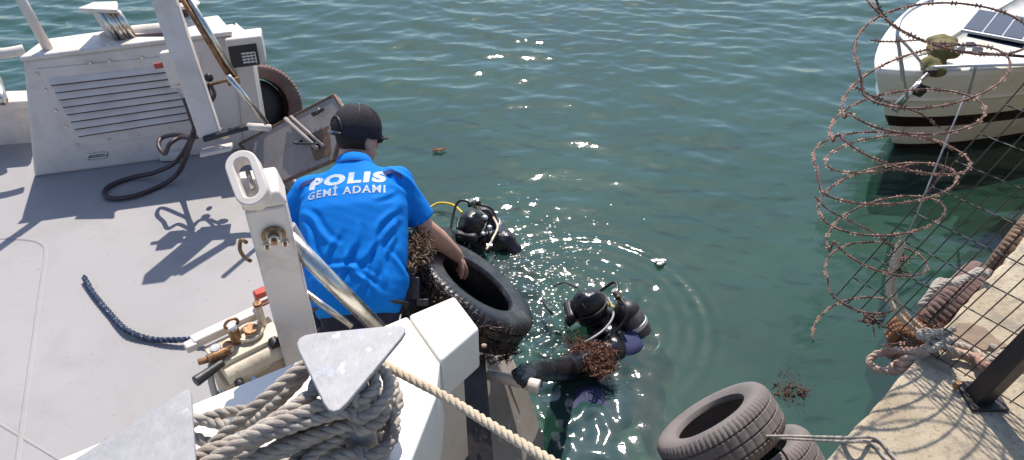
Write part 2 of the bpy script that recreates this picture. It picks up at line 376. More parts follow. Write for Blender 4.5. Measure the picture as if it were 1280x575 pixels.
# ================================================================== TYRES
def tyre_mesh(OD, W, hole=.56, style=0, seg=210):
    """profile in (axial a, radius r); the axis is local Z"""
    Ro = OD/2; Ri = Ro*hole; h = W/2
    out = [(-h*.72, Ri*1.00), (-h*.86, Ri*1.04), (-h*.98, Ri+(Ro-Ri)*.35), (-h*1.0, Ri+(Ro-Ri)*.58), (-h*.93, Ri+(Ro-Ri)*.82), (-h*.80, Ro*.965)]
    gro = (-.50, 0, .50); w_ = .035; rr = [(-h*.70, Ro*.985)]
    for g in gro:
        rr += [(h*(g-w_*1.6)*.95, Ro*(1-.012*g*g*4*.25)), (h*(g-w_)*.95, Ro*.968), (h*(g+w_)*.95, Ro*.968), (h*(g+w_*1.6)*.95, Ro*(1-.012*g*g))]
    rr += [(h*.70, Ro*.985)]
    mirror = [(-a, r) for a, r in out[::-1]]
    th = .014
    inner = [(h*.62, Ri*1.0), (h*.80, Ri+(Ro-Ri)*.35), (h*.84, Ri+(Ro-Ri)*.58), (h*.72, Ro*.91), (0, Ro*.945), (-h*.72, Ro*.91), (-h*.84, Ri+(Ro-Ri)*.58), (-h*.80, Ri+(Ro-Ri)*.35), (-h*.62, Ri)]
    prof = out+rr+mirror+inner; n = len(prof); vs = []; fs = []
    for k in range(seg):
        a = 2*math.pi*k/seg
        notch = (k % 3 == 0)
        for i, (ax_, r) in enumerate(prof):
            if notch and 4 <= i < 4+2+len(rr)+2 and (style == 1 or i < 9 or i > 15 or k % 6 == 0): 
                r = r-Ro*(.020 if i < 8 or i > 16 else .012)
            vs.append((r*math.cos(a), r*math.sin(a), ax_))
    for k in range(seg):
        j = (k+1) % seg
        for i in range(n): fs.append((k*n+i, k*n+(i+1) % n, j*n+(i+1) % n, j*n+i))
    mb = MB(); mb.add(vs, fs); me = mb.mesh('tyre'); me.shade_smooth(); me.set_sharp_from_angle(angle=R(38))
    return me
def tyre(loc, normal, OD, W, m, label, hole=.56, style=0, bend=0, group=None):
    me = tyre_mesh(OD, W, hole, style)
    if bend:
        a = getco(me); a[:, 2] += bend*(a[:, 0]**2-a[:, 1]**2); setco(me, a)
    o = link('tyre', me, m, None, V(loc)); o.rotation_euler = V(normal).to_track_quat('Z', 'Y').to_euler()
    tag(o, label, 'tyre', group); return o
def imgn(dx, dy, k, px=None, py=None):   # normal: image direction (dx right, dy up), k = sine of tilt from the line of sight
    l = math.hypot(dx, dy)
    if px is not None:
        b_ = -ray(px, py).normalized(); x_ = (CX-b_*CX.dot(b_)).normalized(); u_ = b_.cross(x_)
        return (x_*(dx/l*k)+u_*(dy/l*k)+b_*math.sqrt(1-k*k)).normalized()
    return (CX*(dx/l*k)+CU*(dy/l*k)+CB*math.sqrt(1-k*k)).normalized()

# ================================================================== WORKBOAT
boat = thing('work_boat', 'white and grey workboat moored on the left with a bare grey deck', 'boat', at(200, 300, 0))
DZ = .9
E0 = at(300, 186, DZ); E1 = at(598, 440, DZ)
deckpoly = [at(-160, 330, DZ), at(-160, 165, DZ), at(40, 165, DZ), E0, E1, at(560, 520, DZ), at(470, 640, DZ), at(-160, 760, DZ)]
MB().prism(deckpoly, (0, 0, -.06)).build('deck', 'deck', boat)
# faint welded deck seams
sm = MB()
sm.tube([p for p in spline([at(-60, 297, DZ+.001), at(20, 298, DZ+.001), at(50, 303, DZ+.001), at(57, 318, DZ+.001), at(50, 370, DZ+.001), at(20, 590, DZ+.001)], 10)], .012, 6, flat=.25)
sm.tube([at(150, 620, DZ+.001), at(-100, 470, DZ+.001)], .006, 6, flat=.3)
sm.build('deck_seam', 'deck', boat)
# hull sides below the deck
def side(a, b, z0, z1, inset, name, m, th=.05):
    a = V(a); b = V(b); d = (b-a).normalized(); n = V((d.y, -d.x, 0))
    q = [V((*a.xy, z0)), V((*b.xy, z0)), V((*(b-n*inset).xy, z1)), V((*(a-n*inset).xy, z1))]
    return MB().prism(q, -n*th).build(name, m, boat)
hl = [at(-160, 195, DZ), at(40, 188, DZ), E0, E1, at(560, 520, DZ)]
MB().prism([V((*p.xy, DZ-.062)) for p in deckpoly], (0, 0, -1.3)).build('hull', 'hull', boat)
# slanting bow plate between beam and water
pl = [at(594, 432, .80), at(640, 468, .28), at(679, 545, .06), at(681, 640, .02), at(606, 640, .70), at(603, 560, .74), at(580, 490, .80)]
n_ = (pl[2]-pl[0]).cross(pl[4]-pl[0]).normalized(); n_ = n_ if n_.z < 0 else -n_
c0 = pl[0]; pl = [p-n_*((p-c0).dot(n_)) for p in pl]
MB().prism(pl, n_*.03).build('bow_plate', 'hull', boat, bevel=.004)
MB().prism([at(540, 470, 1.0), at(606, 440, .95), at(622, 640, .60), at(520, 640, .75)], (0, 0, -.4)).build('rubbing_strake', 'dark', boat, bevel=.01)
MB().prism([at(596, 425, .62), at(632, 430, .62), at(652, 472, .50), at(612, 474, .50)], (0, 0, -.04)).build('boarding_step', 'white', boat, bevel=.004)
sp = [ad(610, 468, 3.42), ad(664, 481, 3.34)]
MB().tube(sp, .026, 12).build('grab_pipe', 'white', boat, smooth=True, bevel=.003)
MB().tube([ad(660, 480, 3.34), ad(674, 484, 3.33)], [.030, .034], 12).build('pipe_cap', 'white', boat, bevel=.006)
MB().ell(ad(605, 432, 3.1), (.012, .01, .008)).build('deck_plug', 'pinkrope', boat, smooth=True)

# bulwark beam: wide white box with chamfered end
BZ = 1.5
def bpz(l): return [at(x, y, BZ) for x, y in l]
MB().prism(bpz([(-80, 636), (250, 500), (473, 409), (509, 394), (549.5, 452), (545, 495), (514, 575), (480, 660), (-80, 900)]), (0, 0, -.32)).build('bulwark_beam', 'whiteb', boat, bevel=.012, bseg=3)
top = bpz([(510.5, 393.3), (568, 369), (599, 410), (551, 451.5)])
cen = sum(top, V((0, 0, 0)))/4
bot = [V((*(cen+(p-cen)*1.0).xy, BZ-.2)) for p in top]
bot[1] += V((0, -.03, 0)); 
endcap = MB().quad8(top, bot); endcap.build('beam_end_cap', 'whiteb', boat, bevel=.012, bseg=3)
MB().prism([V((*(p+V((-.02, .01, 0))).xy, BZ-.205)) for p in bpz([(500, 400), (560, 378), (583, 412), (547, 450), (530, 495), (500, 560)])], (0, 0, -.55)).build('bulwark_web', 'white', boat)

# engine housing
P0 = at(42, 222, DZ); P1 = at(312, 186, DZ)
def aty(px, py, y): d = ray(px, py); return O+d*(y/d.y)
T0 = aty(28, 76, P0.y+.08); T1 = aty(290, 44, P1.y+.06)
fn = (P1-P0).cross(T0-P0).normalized(); fn = -fn if fn.y > 0 else fn
T1 = onp(290, 44, P0, fn); P1 = onp(304, 188, P0, fn)
R0 = onp(326, 178, P0, fn)
back = V((-.04, .20, -.01))
hs = MB().prism([P0, P1, T1, T0], back); hs.build('engine_housing', 'housing', boat, bevel=.02, bseg=3)
house = [o for o in boat.children if o.name.startswith('engine_housing')][0]
hf = lambda x, y, o=0: onp(x, y, P0, fn)+fn*o
# lid on top
lid = [hf(26, 77, .015), hf(292, 44, .015)]
tb = [lid[0]+V((.02, .24, .0)), lid[1]+V((-.16, .26, -.01))]
MB().prism([lid[0], lid[1], tb[1], tb[0]], (0, 0, .03)).build('housing_lid', 'white', house, bevel=.012, bseg=3)
# frame plate and slats of the louvre
fr = MB(); o_ = [(44, 84), (228, 66), (250, 160), (100, 182)]; 
MB().prism([hf(46, 86, .002), hf(250, 66, .002), hf(258, 160, .002), hf(97, 184, .002)], fn*.004).build('louvre_frame', 'housing', house, bevel=.002)
L0, L1, L2, L3 = (60, 98), (206, 82), (240, 149), (99, 171)
MB().prism([hf(*L0, .007), hf(*L1, .007), hf(*L2, .007), hf(*L3, .007)], fn*.001).build('louvre_backing', 'hose', house)
N = 8
for k in range(N):
    a = k/N; b = (k+1)/N
    l0 = (L0[0]+(L3[0]-L0[0])*a, L0[1]+(L3[1]-L0[1])*a); l1 = (L1[0]+(L2[0]-L1[0])*a, L1[1]+(L2[1]-L1[1])*a)
    m0 = (L0[0]+(L3[0]-L0[0])*b, L0[1]+(L3[1]-L0[1])*b); m1 = (L1[0]+(L2[0]-L1[0])*b, L1[1]+(L2[1]-L1[1])*b)
    q = [hf(*l0, .009), hf(*l1, .009), hf(m1[0], m1[1]-3.2, .028), hf(m0[0], m0[1]-3.2, .028)]
    MB().prism(q, -fn*.006+V((0, 0, .001))).build('slat', 'housing', house, bevel=.001)
for p in [(47, 92), (83, 128), (113, 78), (137, 76), (178, 72), (58, 112), (70, 138), (83, 158), (97, 180), (137, 173), (173, 168), (212, 160)]:
    MB().tube([hf(*p, .004), hf(*p, .012)], .008, 8).build('bolt', 'steel', house)
MB().tube([hf(112, 196, .0), hf(112, 196, .004)], .001, 4)
q = MB(); q.tube(spline([hf(111, 196, .006), hf(113, 192.5, .006), hf(131, 190.5, .006), hf(133, 193, .006), hf(131, 195.5, .006), hf(113, 198, .006)], 4, True), .007, 6, closed=True)
q.build('drain_slot_rim', 'steel', house, smooth=True)
MB().prism([hf(112, 197, .001), hf(113, 193, .001), hf(131, 191, .001), hf(132, 195, .001)], fn*.003).build('drain_slot', 'ramp', house)
# right flank going back from the front face + lamp
MB().prism([hf(290, 44, -.02), hf(303, 188, -.02), hf(331, 176, -.02), hf(312, 62, -.02)], back*1.0).build('side_panel', 'housing', house, bevel=.01)
lp = hf(303, 62, .02); lx = (T1-T0).normalized(); lz = V((0, .1, 1)).normalized()
lamp = MB().box(lp+V((.01, .04, 0)), (.20, .16, .17), (lx, lz.cross(lx).normalized(), lz)).build('lamp_housing', 'white', house, bevel=.012)
MB().box(lp+fn*.045+V((.008, .0, -.012)), (.155, .012, .125), (lx, lz.cross(lx).normalized(), lz)).build('lamp_recess', 'dark', lamp, bevel=.004)
gr = MB()
for i in range(4):
    gr.box(lp+fn*.054+V((.035, 0, -.045+.018*i)), (.075, .006, .008), (lx, lz.cross(lx).normalized(), lz))
    gr.box(lp+fn*.054+V((.008+.022*i, 0, -.018)), (.005, .006, .065), (lx, lz.cross(lx).normalized(), lz))
gr.build('lamp_grille', 'pvf', lamp)
# fairlead on top: slanting ribbed block under a flat white cap
fa = aty(163, 44, T0.y+.22)
fl = MB()
b0 = [aty(137, 50, fa.y-.03), aty(160, 50, fa.y-.03), aty(160, 46, fa.y+.12), aty(140, 46, fa.y+.12)]
t0 = [aty(114, 14, fa.y-.03), aty(134, 13, fa.y-.03), aty(138, 11, fa.y+.10), aty(116, 11, fa.y+.10)]
fl.quad8(b0, t0); fl.build('fairlead_block', 'white', boat, bevel=.006)
rb = MB()
for i, (bx, tx) in enumerate(((147, 124), (155, 131), (161, 138), (167, 146))):
    rb.tube([aty(bx, 50-i, fa.y-.04+.015*i), aty(tx, 14, fa.y-.04+.015*i)], .020 if i % 2 else .013, 8)
rb.build('fairlead_rollers', 'steel', boat, smooth=True)
cp = [aty(98, 15, fa.y-.05), aty(148, 17, fa.y-.05), aty(148, 6, fa.y+.14), aty(118, 7, fa.y+.14)]
MB().prism(cp, (0, 0, .022)).build('fairlead_cap', 'white', boat, bevel=.006)
MB().tube([aty(148, 51, fa.y-.02), aty(148, 48, fa.y-.02)], .10, 20).build('fairlead_foot', 'white', boat, bevel=.008)
MB().tube([aty(166, 42, fa.y+.1), aty(232, 36, fa.y+.1)], .045, 20).build('roller', 'white', boat, bevel=.006)
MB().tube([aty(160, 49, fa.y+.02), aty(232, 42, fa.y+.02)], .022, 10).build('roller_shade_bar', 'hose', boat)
# little mushroom vent behind
vt = MB(); vp = aty(232, 20, fa.y+.25); vt.tube([vp, vp+V((0, 0, .1))], .02, 12); vt.build('vent_stem', 'dark', boat)
vp2 = aty(228, 5, fa.y+.25); MB().ell(vp2, (.10, .07, .018), nu=20).build('vent_cap', 'white', boat, smooth=True)
# tubes at far left
MB().tube([hf(59, 68, -.05), hf(59, 68, -.05)+(aty(20, -12, T0.y+.1)-hf(59, 68, -.05))*1.6], .026, 14).build('awning_post', 'white', boat, smooth=True)
MB().tube([hf(59, 68, -.05)+V((0, 0, -.01)), hf(59, 68, -.05)+V((0, 0, .012))], .045, 14).build('post_foot', 'white', boat, bevel=.004)
MB().tube(spline([at(-90, 95, 1.5), at(-20, 70, 1.55), at(10, 66, 1.55), at(30, 62, 1.55)], 8), .03, 12).build('hand_rail', 'white', boat, smooth=True)
bl = [at(-160, 140, 1.22), at(36, 126, 1.22), at(40, 112, 1.22), at(-160, 118, 1.22)]
MB().prism(bl, (0, 0, -.05)).build('side_bulwark_cap', 'white', boat, bevel=.012)
MB().prism([at(-160, 143, 1.17), at(38, 129, 1.17), at(40, 118, 1.17), at(-160, 126, 1.17)], (0, 0, -.30)).build('side_bulwark', 'housing', boat)
MB().tube([at(-4, 100, 1.25), at(3, 126, 1.25)], .03, 12).build('rail_stanchion', 'steel', boat, smooth=True)

# davit post with stays
da = ad(263, 168, 4.02); db_ = ad(206, 0, 3.72); dd = (db_-da).normalized(); db_ = da+dd*((db_-da).length*1.10)
dx_ = V((1, .25, 0)); dx_ = (dx_-dd*dx_.dot(dd)).normalized(); dy_ = dd.cross(dx_)
mid = (da+db_)/2; post_ = MB().box(mid, (.112, .075, (db_-da).length), (dx_, dy_, dd)).build('davit_post', 'housing', boat, bevel=.008)
MB().box(da-dd*.07+V((0.02, -.03, 0)), (.16, .1, .02), (dx_, dy_, dd)).build('davit_foot', 'housing', boat, bevel=.004)
MB().tube([da+V((-.02, -.05, .0)), ad(310, 158, 4.0)], [.022, .026], 10, flat=.7).build('davit_lever', 'dark', boat, bevel=.004)
MB().tube([ad(310, 158, 4.0), ad(338, 160, 4.0)], .02, 10).build('lever_end', 'white', boat, smooth=True)
for a, b, r in (((226, -6), (291, 101), .016), ((234, -6), (297, 100), .014), ((285, 95), (333, 154), .014)):
    MB().tube([ad(*a, 3.72), ad(*b, 3.95)], r, 10).build('stay', 'rust' if r > .015 else 'steel', boat, smooth=True)
MB().tube([ad(262, 106, 4.1), ad(292, 98, 3.95)], .009, 8).build('stay_link', 'rust', boat, smooth=True)
MB().box(ad(292, 101, 3.94), (.06, .05, .035), (dx_, dy_, dd)).build('stay_clamp', 'rust', boat, bevel=.004)
MB().ell(ad(261, 97, 4.12), (.025, .02, .025)).build('stay_eye', 'dark', boat, smooth=True)
MB().ell(ad(281, 169, 4.1), (.03, .02, .022)).build('hinge_knob', 'cream', boat, smooth=True)
MB().ell(ad(263, 191, 4.2), (.016, .02, .016)).build('deck_bolt', 'rust', boat, smooth=True)
cb = ad(214, 84, 3.95)
MB().box(cb, (.055, .08, .17), (dx_, dy_, dd)).build('control_box', 'white', boat, bevel=.006)
MB().box(cb+dx_*.042+dd*.0, (.028, .078, .165), (dx_, dy_, dd)).build('control_box_side', 'dark', boat, bevel=.004)
MB().box(cb-dx_*.055+dd*.02, (.045, .02, .028), (dx_, dy_, dd)).build('red_tag', 'red', boat, bevel=.003)
MB().tube([cb+V((-.02, -.02, -.10)), cb+V((.12, -.02, -.09))], .012, 8).build('bracket', 'white', boat, smooth=True)
MB().tube([cb-dd*.10+dx_*.06, cb-dd*.17+dx_*.065], .02, 10).build('cable_gland', 'dark', boat, smooth=True)

# cables hanging from the control box on to the deck (one bundle)
hz = DZ+.018
cable = thing('power_cable', 'dark rubber cable looping from the control box down on to the deck', 'cable', at(200, 240, DZ))
k1 = [ad(230, 122, 3.95), ad(238, 145, 3.98), ad(242, 165, 4.05), at(222, 200, 1.05), at(195, 215, .96), at(165, 222, hz), at(140, 231, hz), at(130, 241, hz), at(140, 248, hz), at(170, 244, hz), at(205, 230, hz), at(225, 213, 1.0), ad(238, 180, 4.1), ad(243, 168, 4.05)]
k2 = [ad(234, 122, 3.95), ad(243, 150, 3.98), ad(240, 170, 4.1), ad(222, 168, 4.16), ad(203, 172, 4.2), ad(198, 182, 4.15), ad(206, 192, 4.1), ad(212, 180, 4.05), ad(225, 172, 4.08), ad(240, 172, 4.05), ad(250, 166, 4.1), ad(262, 130, 4.12), ad(258, 105, 4.1)]
k3 = [ad(262, 104, 4.1), ad(268, 118, 4.1), ad(262, 132, 4.1), ad(268, 150, 4.1), ad(278, 164, 4.08)]
MB().tube(spline(k1, 8), .0135, 8).build('cable', 'hose', cable, smooth=True)
MB().tube(spline(k2, 8), .012, 8).build('cable', 'hose', cable, smooth=True)
MB().tube(spline(k3, 8), .011, 8).build('cable', 'hose', cable, smooth=True)
# small hinge block on housing face bottom (pinkish shadow patch)
MB().box(hf(216, 196, .02)+V((0, 0, .02)), (.13, .05, .05)).build('cable_clip', 'housing', house, bevel=.004)

# raised ramp
A = at(299, 180, .95); B = at(346, 230, .95); Cc = at(417, 119, 1.48); ov = Cc-A
rn = (B-A).cross(ov).normalized(); rn = rn if rn.z > 0 else -rn; rp = [A, B, B+ov*.55, onp(432, 142, A, rn), A+ov]
rmp = MB().prism(rp, -rn*.035).build('bow_ramp', 'ramp', boat, bevel=.006)
def rpt(u, v, o=0): return A+(B-A)*u+ov*v+rn*o
rim = MB()
for a, b in zip(rp, rp[1:]+rp[:1]): rim.tube([a-rn*.006, b-rn*.006], .012, 6)
rim.build('ramp_rim', 'ramprim', rmp)
MB().tube([rpt(.02, .55, .02), rpt(.75, .55, .02)], .013, 8).build('ramp_bar', 'ramp', rmp, smooth=True)
MB().tube([rpt(.02, .60, .015), rpt(.75, .60, .015)], .009, 8).build('ramp_bar', 'ramp', rmp, smooth=True)
MB().prism([rpt(.45, .56, .004), rpt(.45, .76, .004), rpt(.90, .58, .004), rpt(.90, .44, .004)], rn*.004).build('ramp_dark_panel', 'ramprim', rmp)
cl = MB()
for a, b in (((.18, .76), (.20, .86)), ((.17, .81), (.22, .80)), ((.15, .83), (.20, .82))):
    cl.tube([rpt(*a, .02), rpt(*b, .03)], [.014, .008], 6)
cl.build('ramp_cleat', 'dark', rmp)
for uu, c in ((.5, 1),):
    MB().tube(spline([rpt(uu, .50, .01), rpt(uu+.05, .46, .05), rpt(uu+.12, .52, .04), rpt(uu+.18, .58, .02)], 5), .007, 6).build('ramp_lashing', 'dark', rmp, smooth=True)
# deck edge gunwale under the ramp and under the officer
gd = (E1-E0).normalized(); gnn = V((-gd.y, gd.x, 0)); gnn = gnn if gnn.x > 0 else -gnn
MB().prism([E0-gd*.05, E1, E1+gnn*.06, E0+gnn*.06-gd*.05], (0, 0, .05)).build('deck_edge_rail', 'ramp', boat, bevel=.008)
# tyre hanging outside the bow
o = tyre(ad(322, 134, 4.95), imgn(.75, -.30, .55), .56, .20, 'tyrep', 'big taupe tyre fender with a black mouth hanging behind the lamp corner of the housing', .66, group='old tyres used as fenders')
MB().ell(ad(333, 128, 5.02), (.17, .14, .14)).build('x', 'dark') if False else None
tb_ = MB(); tb_.ell((0, 0, -.03), (.18, .18, .04), nu=20); d_ = tb_.build('dark_hole_fill', 'dark', smooth=True); d_.parent = o  # added black disc, standing in for the dark of the tyre's hollow

# slotted white post with winch
pt = ad(318, 262, 2.28); 
px_ = V((.93, .28, 0)).normalized(); py_ = V((-.28, .93, 0)).normalized(); pz_ = V((0, 0, 1))
ph = 2.06; pc = V((pt.x, pt.y, 0))
pax = (px_, py_, pz_)
pt_top = at(326, 262, 2.0)
pc = V((pt_top.x, pt_top.y+.05, 0))
rg = [[pc+px_*(sx*w2)+py_*(sy*.05)+V((0, 0, z)) for sx, sy in ((-1, -1), (1, -1), (1, 1), (-1, 1))] for z, w2 in ((.9, .066), (2.0, .063))]
sp_ = MB().loft(rg).build('slotted_post', 'white', boat, bevel=.008)
# sloping shoulder block then slotted eye above
b0 = [pc+px_*(sx*.068)+py_*(sy*.05)+V((0, 0, 2.003)) for sx, sy in ((-1, -1), (1, -1), (1, 1), (-1, 1))]
t0 = [pc+px_*(-.066)+py_*(-.04)+V((0, 0, 2.05)), pc+px_*(.05)+py_*(-.04)+V((0, 0, 2.05)), pc+px_*.05+py_*.08+V((0, 0, 2.07)), pc+px_*-.066+py_*.08+V((0, 0, 2.07))]
MB().quad8(b0, t0).build('post_shoulder', 'white', sp_, bevel=.008)
ec = ad(311, 226, 2.32); eu = (ad(303, 204, 2.34)-ec).normalized()
er = (CX - eu*CX.dot(eu)).normalized(); ef = er.cross(eu)
outer, inner_ = [], []
for k in range(32):
    a = 2*math.pi*k/32; sg = 1 if math.sin(a) > 0 else -1
    yy = .045*sg*(abs(math.sin(a)) > 1e-6)
    outer.append(ec+er*.050*math.cos(a)+eu*(.050*math.sin(a)+yy)); inner_.append(ec+er*.024*math.cos(a)+eu*(.024*math.sin(a)+yy))
eb = MB(); th_ = .028
vs = [p-ef*th_ for p in outer]+[p-ef*th_ for p in inner_]+[p+ef*th_ for p in outer]+[p+ef*th_ for p in inner_]
fs = []
for k in range(32):
    j = (k+1) % 32; fs += [(k, j, 32+j, 32+k), (64+k, 64+j, 96+j, 96+k), (k, j, 64+j, 64+k), (32+k, 32+j, 96+j, 96+k)]
eb.add(vs, fs); eb.build('slotted_eye', 'white', sp_, bevel=.004)
MB().tube([ec-eu*.03+er*.005, ec+eu*.03+er*.006], .008, 8).build('eye_pin', 'steel', sp_, smooth=True)
# bracket on the post's face
fc = pc-py_*.052
def pf(x, z, o=0): return fc+px_*x+V((0, 0, z))-py_*o
br = MB(); arc = [pf(.005+.032*math.cos(a), 1.90+.030*math.sin(a), .006) for a in np.linspace(R(-20), R(200), 14)]
br.tube(arc, .006, 6); br.build('u_clamp', 'rust', sp_, smooth=True)
MB().tube([pf(.005, 1.90, 0), pf(.005, 1.90, .035)], .018, 12).build('clamp_bolt', 'steel', sp_, bevel=.003)
MB().tube([pf(.005, 1.90, .034), pf(.005, 1.90, .046)], .010, 6).build('clamp_nut', 'rust', sp_)
for xx in (-.022, .034):
    MB().tube([pf(xx, 1.865, 0), pf(xx, 1.865, .014)], .012, 10).build('bolt', 'steel', sp_, bevel=.002)
    MB().tube([pf(xx, 1.865, .012), pf(xx, 1.865, .020)], .006, 6).build('bolt_head', 'rust', sp_)
lp_ = [ad(308, 303, 2.42), ad(301, 300, 2.44), ad(300, 312, 2.44), ad(306, 322, 2.44), ad(313, 326, 2.42)]
MB().tube(spline(lp_, 5), .0065, 8).build('side_shackle', 'rust', sp_, smooth=True)
# rails from the post to the beam
MB().tube([ad(352, 288, 2.50), ad(476, 414, 2.72)], .029, 16).build('guard_rail', 'steel', boat, smooth=True)
MB().tube([ad(375, 360, 2.7), ad(440, 408, 2.75)], .012, 10).build('guard_rail', 'steel', boat, smooth=True)
MB().tube([ad(357, 284, 2.52), ad(372, 310, 2.56)], .034, 14).build('rail_collar', 'galv', boat, bevel=.004)

# bitts
bitt = thing('mooring_bitts', 'pair of bollards with worn galvanised triangular caps on the white beam', 'bollards', at(330, 520, BZ))
PZ = 1.93
def plate(pts, th=.014, rd=.03):
    P = [at(x, y, PZ) for x, y in pts]; out = []; n = len(P)
    for i in range(n):
        a, p, b = P[i-1], P[i], P[(i+1) % n]; da_ = (a-p).normalized(); dc_ = (b-p).normalized()
        s0 = p+da_*rd; s1 = p+dc_*rd
        for t in (0, .25, .5, .75, 1): out.append(s0*(1-t)**2+p*2*t*(1-t)+s1*t*t)
    return MB().prism(out, (0, 0, -th))
plate([(364, 419), (517, 404), (415, 526)], rd=.06).build('bollard_cap', 'galv', bitt, bevel=.003)
plate([(238, 482), (252, 680), (-20, 645)], rd=.025).build('bollard_cap', 'galv', bitt, bevel=.003)
c1 = at(432, 450, PZ); c2 = at(150, 600, PZ)
for c_ in (c1, c2):
    MB().tube([V((c_.x, c_.y, BZ)), V((c_.x, c_.y, PZ-.015))], .045, 20).build('bollard_post', 'galv', bitt, smooth=True)
MB().prism(bpz([(458, 508), (486, 500), (486, 520), (440, 545)]), (0, 0, .01)).build('base_plate', 'galv', bitt, bevel=.002)

# mooring rope: figure-of-eight turns
b1 = V((c1.x, c1.y, 0)); b2 = V((c2.x, c2.y, 0)); ax_ = (b1-b2); Ld = ax_.length; ax_.normalize(); pn = V((-ax_.y, ax_.x, 0))
r_ = .0168; rm = MB()
def eight(z0, r1, r2, seed, up=0.0):
    q = []; rnd = random.Random(seed)
    for k in range(8):
        a = R(150-k*300/7*1.0); q.append(b1+ax_*(-math.cos(a)*-1*r1)*1+pn*(math.sin(a)*r1)+V((0, 0, z0+.01*math.sin(k)+rnd.uniform(-.006, .006))))
    for k in range(8):
        a = R(-150+180+k*300/7) ; a = R(30+k*300/7); q.append(b2+ax_*(math.cos(a)*r2)*1.0+pn*(math.sin(a)*r2)*1.0+V((0, 0, z0+.02+rnd.uniform(-.006, .006))))
    return q
full = []
for i in range(7):
    q = eight(1.55+.048*i+(.03 if i % 2 else 0), .065+.018*(i % 3), .07+.016*((i*2) % 3), i)
    full.append(q)
for q in full: rope(rm, q+[q[0]], r_)
# loose bights lying over the wraps and on the beam
def P(px, py, z): return at(px, py, z)
rope(rm, [P(235, 530, 1.60), P(275, 517, 1.62), P(320, 512, 1.63), P(360, 520, 1.64), P(400, 536, 1.63), P(450, 540, 1.6)], r_)
rope(rm, [P(240, 522, 1.60), P(290, 532, 1.62), P(320, 525, 1.66), P(345, 505, 1.74), P(372, 478, 1.80), P(388, 458, 1.82), P(402, 470, 1.80), P(420, 500, 1.76), P(440, 522, 1.72)], r_)
rope(rm, [P(225, 600, 1.70), P(262, 560, 1.74), P(300, 525, 1.78), P(340, 490, 1.82), P(378, 458, 1.84), P(400, 452, 1.82)], r_)
rope(rm, [P(262, 612, 1.74), P(300, 572, 1.77), P(335, 540, 1.80), P(362, 520, 1.78), P(395, 505, 1.76), P(430, 528, 1.72), P(470, 520, 1.70), P(492, 490, 1.70), P(486, 462, 1.70)], r_)
rope(rm, [P(300, 600, 1.66), P(345, 560, 1.66), P(400, 545, 1.64), P(450, 542, 1.62), P(482, 528, 1.62), P(498, 505, 1.62), P(492, 480, 1.64)], r_)
rope(rm, [P(330, 600, 1.60), P(380, 580, 1.6), P(440, 575, 1.57), P(480, 560, 1.55), P(470, 545, 1.56), P(440, 555, 1.56), P(405, 575, 1.56), P(390, 610, 1.56)], r_)
rope(rm, [P(350, 620, 1.70), P(385, 575, 1.70), P(420, 548, 1.68), P(455, 530, 1.66), P(485, 512, 1.64)], r_)
rope(rm, [P(240, 545, 1.56), P(280, 560, 1.56), P(330, 565, 1.57), P(380, 560, 1.57), P(420, 590, 1.56)], r_)
tag(rm.build('mooring_rope', 'rope', smooth=True), 'thick weathered rope wrapped in figure eights round the capped bollards', 'rope')
rl = MB()
rope(rl, [ad(476, 452, 2.15), ad(500, 466, 2.10), ad(560, 498, 2.0), ad(620, 535, 1.88), ad(700, 583, 1.72), ad(900, 700, 1.4)], .0132)
tag(rl.build('mooring_line', 'rope2', smooth=True), 'single taut pale rope running from the bollards across the black gap', 'rope')
# scrap of blue cloth under the ropes
bc = MB().prism([P(335, 562, 1.53), P(420, 548, 1.53), P(425, 562, 1.53), P(345, 575, 1.53)], (0, 0, .02)).build('blue_rag', 'neob', bevel=.004)
tag(bc, 'scrap of blue cloth showing between the wrapped ropes', 'cloth')

# winch / valve block beside the post
wb = thing('winch', 'small cream and brass winch with corroded fittings beside the white slotted post', 'winch', at(300, 470, DZ))
wx = (at(345, 400, 1.4)-at(262, 440, 1.4)).normalized(); wy = V((-wx.y, wx.x, 0)); wax = (wx, wy, V((0, 0, 1)))
wc = at(305, 428, 1.38)
def W(a, b, c): return wc+wx*a+wy*b+V((0, 0, c))
MB().box(W(.0, -.02, -.26), (.25, .17, .40), wax).build('winch_cabinet', 'tan', wb, bevel=.008)
MB().tube([W(-.11, -.06, -.05), W(.10, -.06, -.05)], .042, 18).build('winch_cylinder', 'cream', wb, bevel=.004)
MB().box(W(.0, .0, .0), (.25, .12, .02), wax).build('winch_top_plate', 'cream', wb, bevel=.003)
MB().box(W(-.02, .085, .03), (.26, .045, .035), wax).build('guide_bar', 'white', wb, bevel=.006)
MB().box(W(-.16, .075, .028), (.04, .04, .03), wax).build('guide_bar_end', 'white', wb, bevel=.006)
for (a, b, h, r, mm) in ((-.02, .01, .07, .020, 'rust'), (.09, .03, .10, .014, 'cream'), (-.10, -.01, .03, .018, 'rust'), (.035, .0, .03, .024, 'cream'), (-.06, -.02, .028, .016, 'cream')):
    MB().tube([W(a, b, .01), W(a, b, .01+h)], r, 12).build('valve_stem', mm, wb, bevel=.003)
    MB().tube([W(a, b, .01+h), W(a, b, .02+h)], r*1.15, 10).build('valve_cap', 'rust' if mm == 'cream' else 'steel', wb, bevel=.002)
ring = [W(-.02+.024*math.cos(a), .01, .10+.020*math.sin(a)) for a in np.linspace(0, 6.28, 14)[:-1]]
MB().tube(ring, .006, 6, closed=True).build('ring', 'rust', wb, smooth=True)
ring = [W(.03+.045*math.cos(a), .01+.04*math.sin(a), .025) for a in np.linspace(0, 6.28, 20)[:-1]]
MB().tube(ring, .008, 6, closed=True).build('gasket_ring', 'cream', wb, smooth=True)
MB().tube([W(.085, -.05, .0), W(.085, -.085, -.01)], .020, 12).build('end_nut', 'dark', wb, bevel=.003)
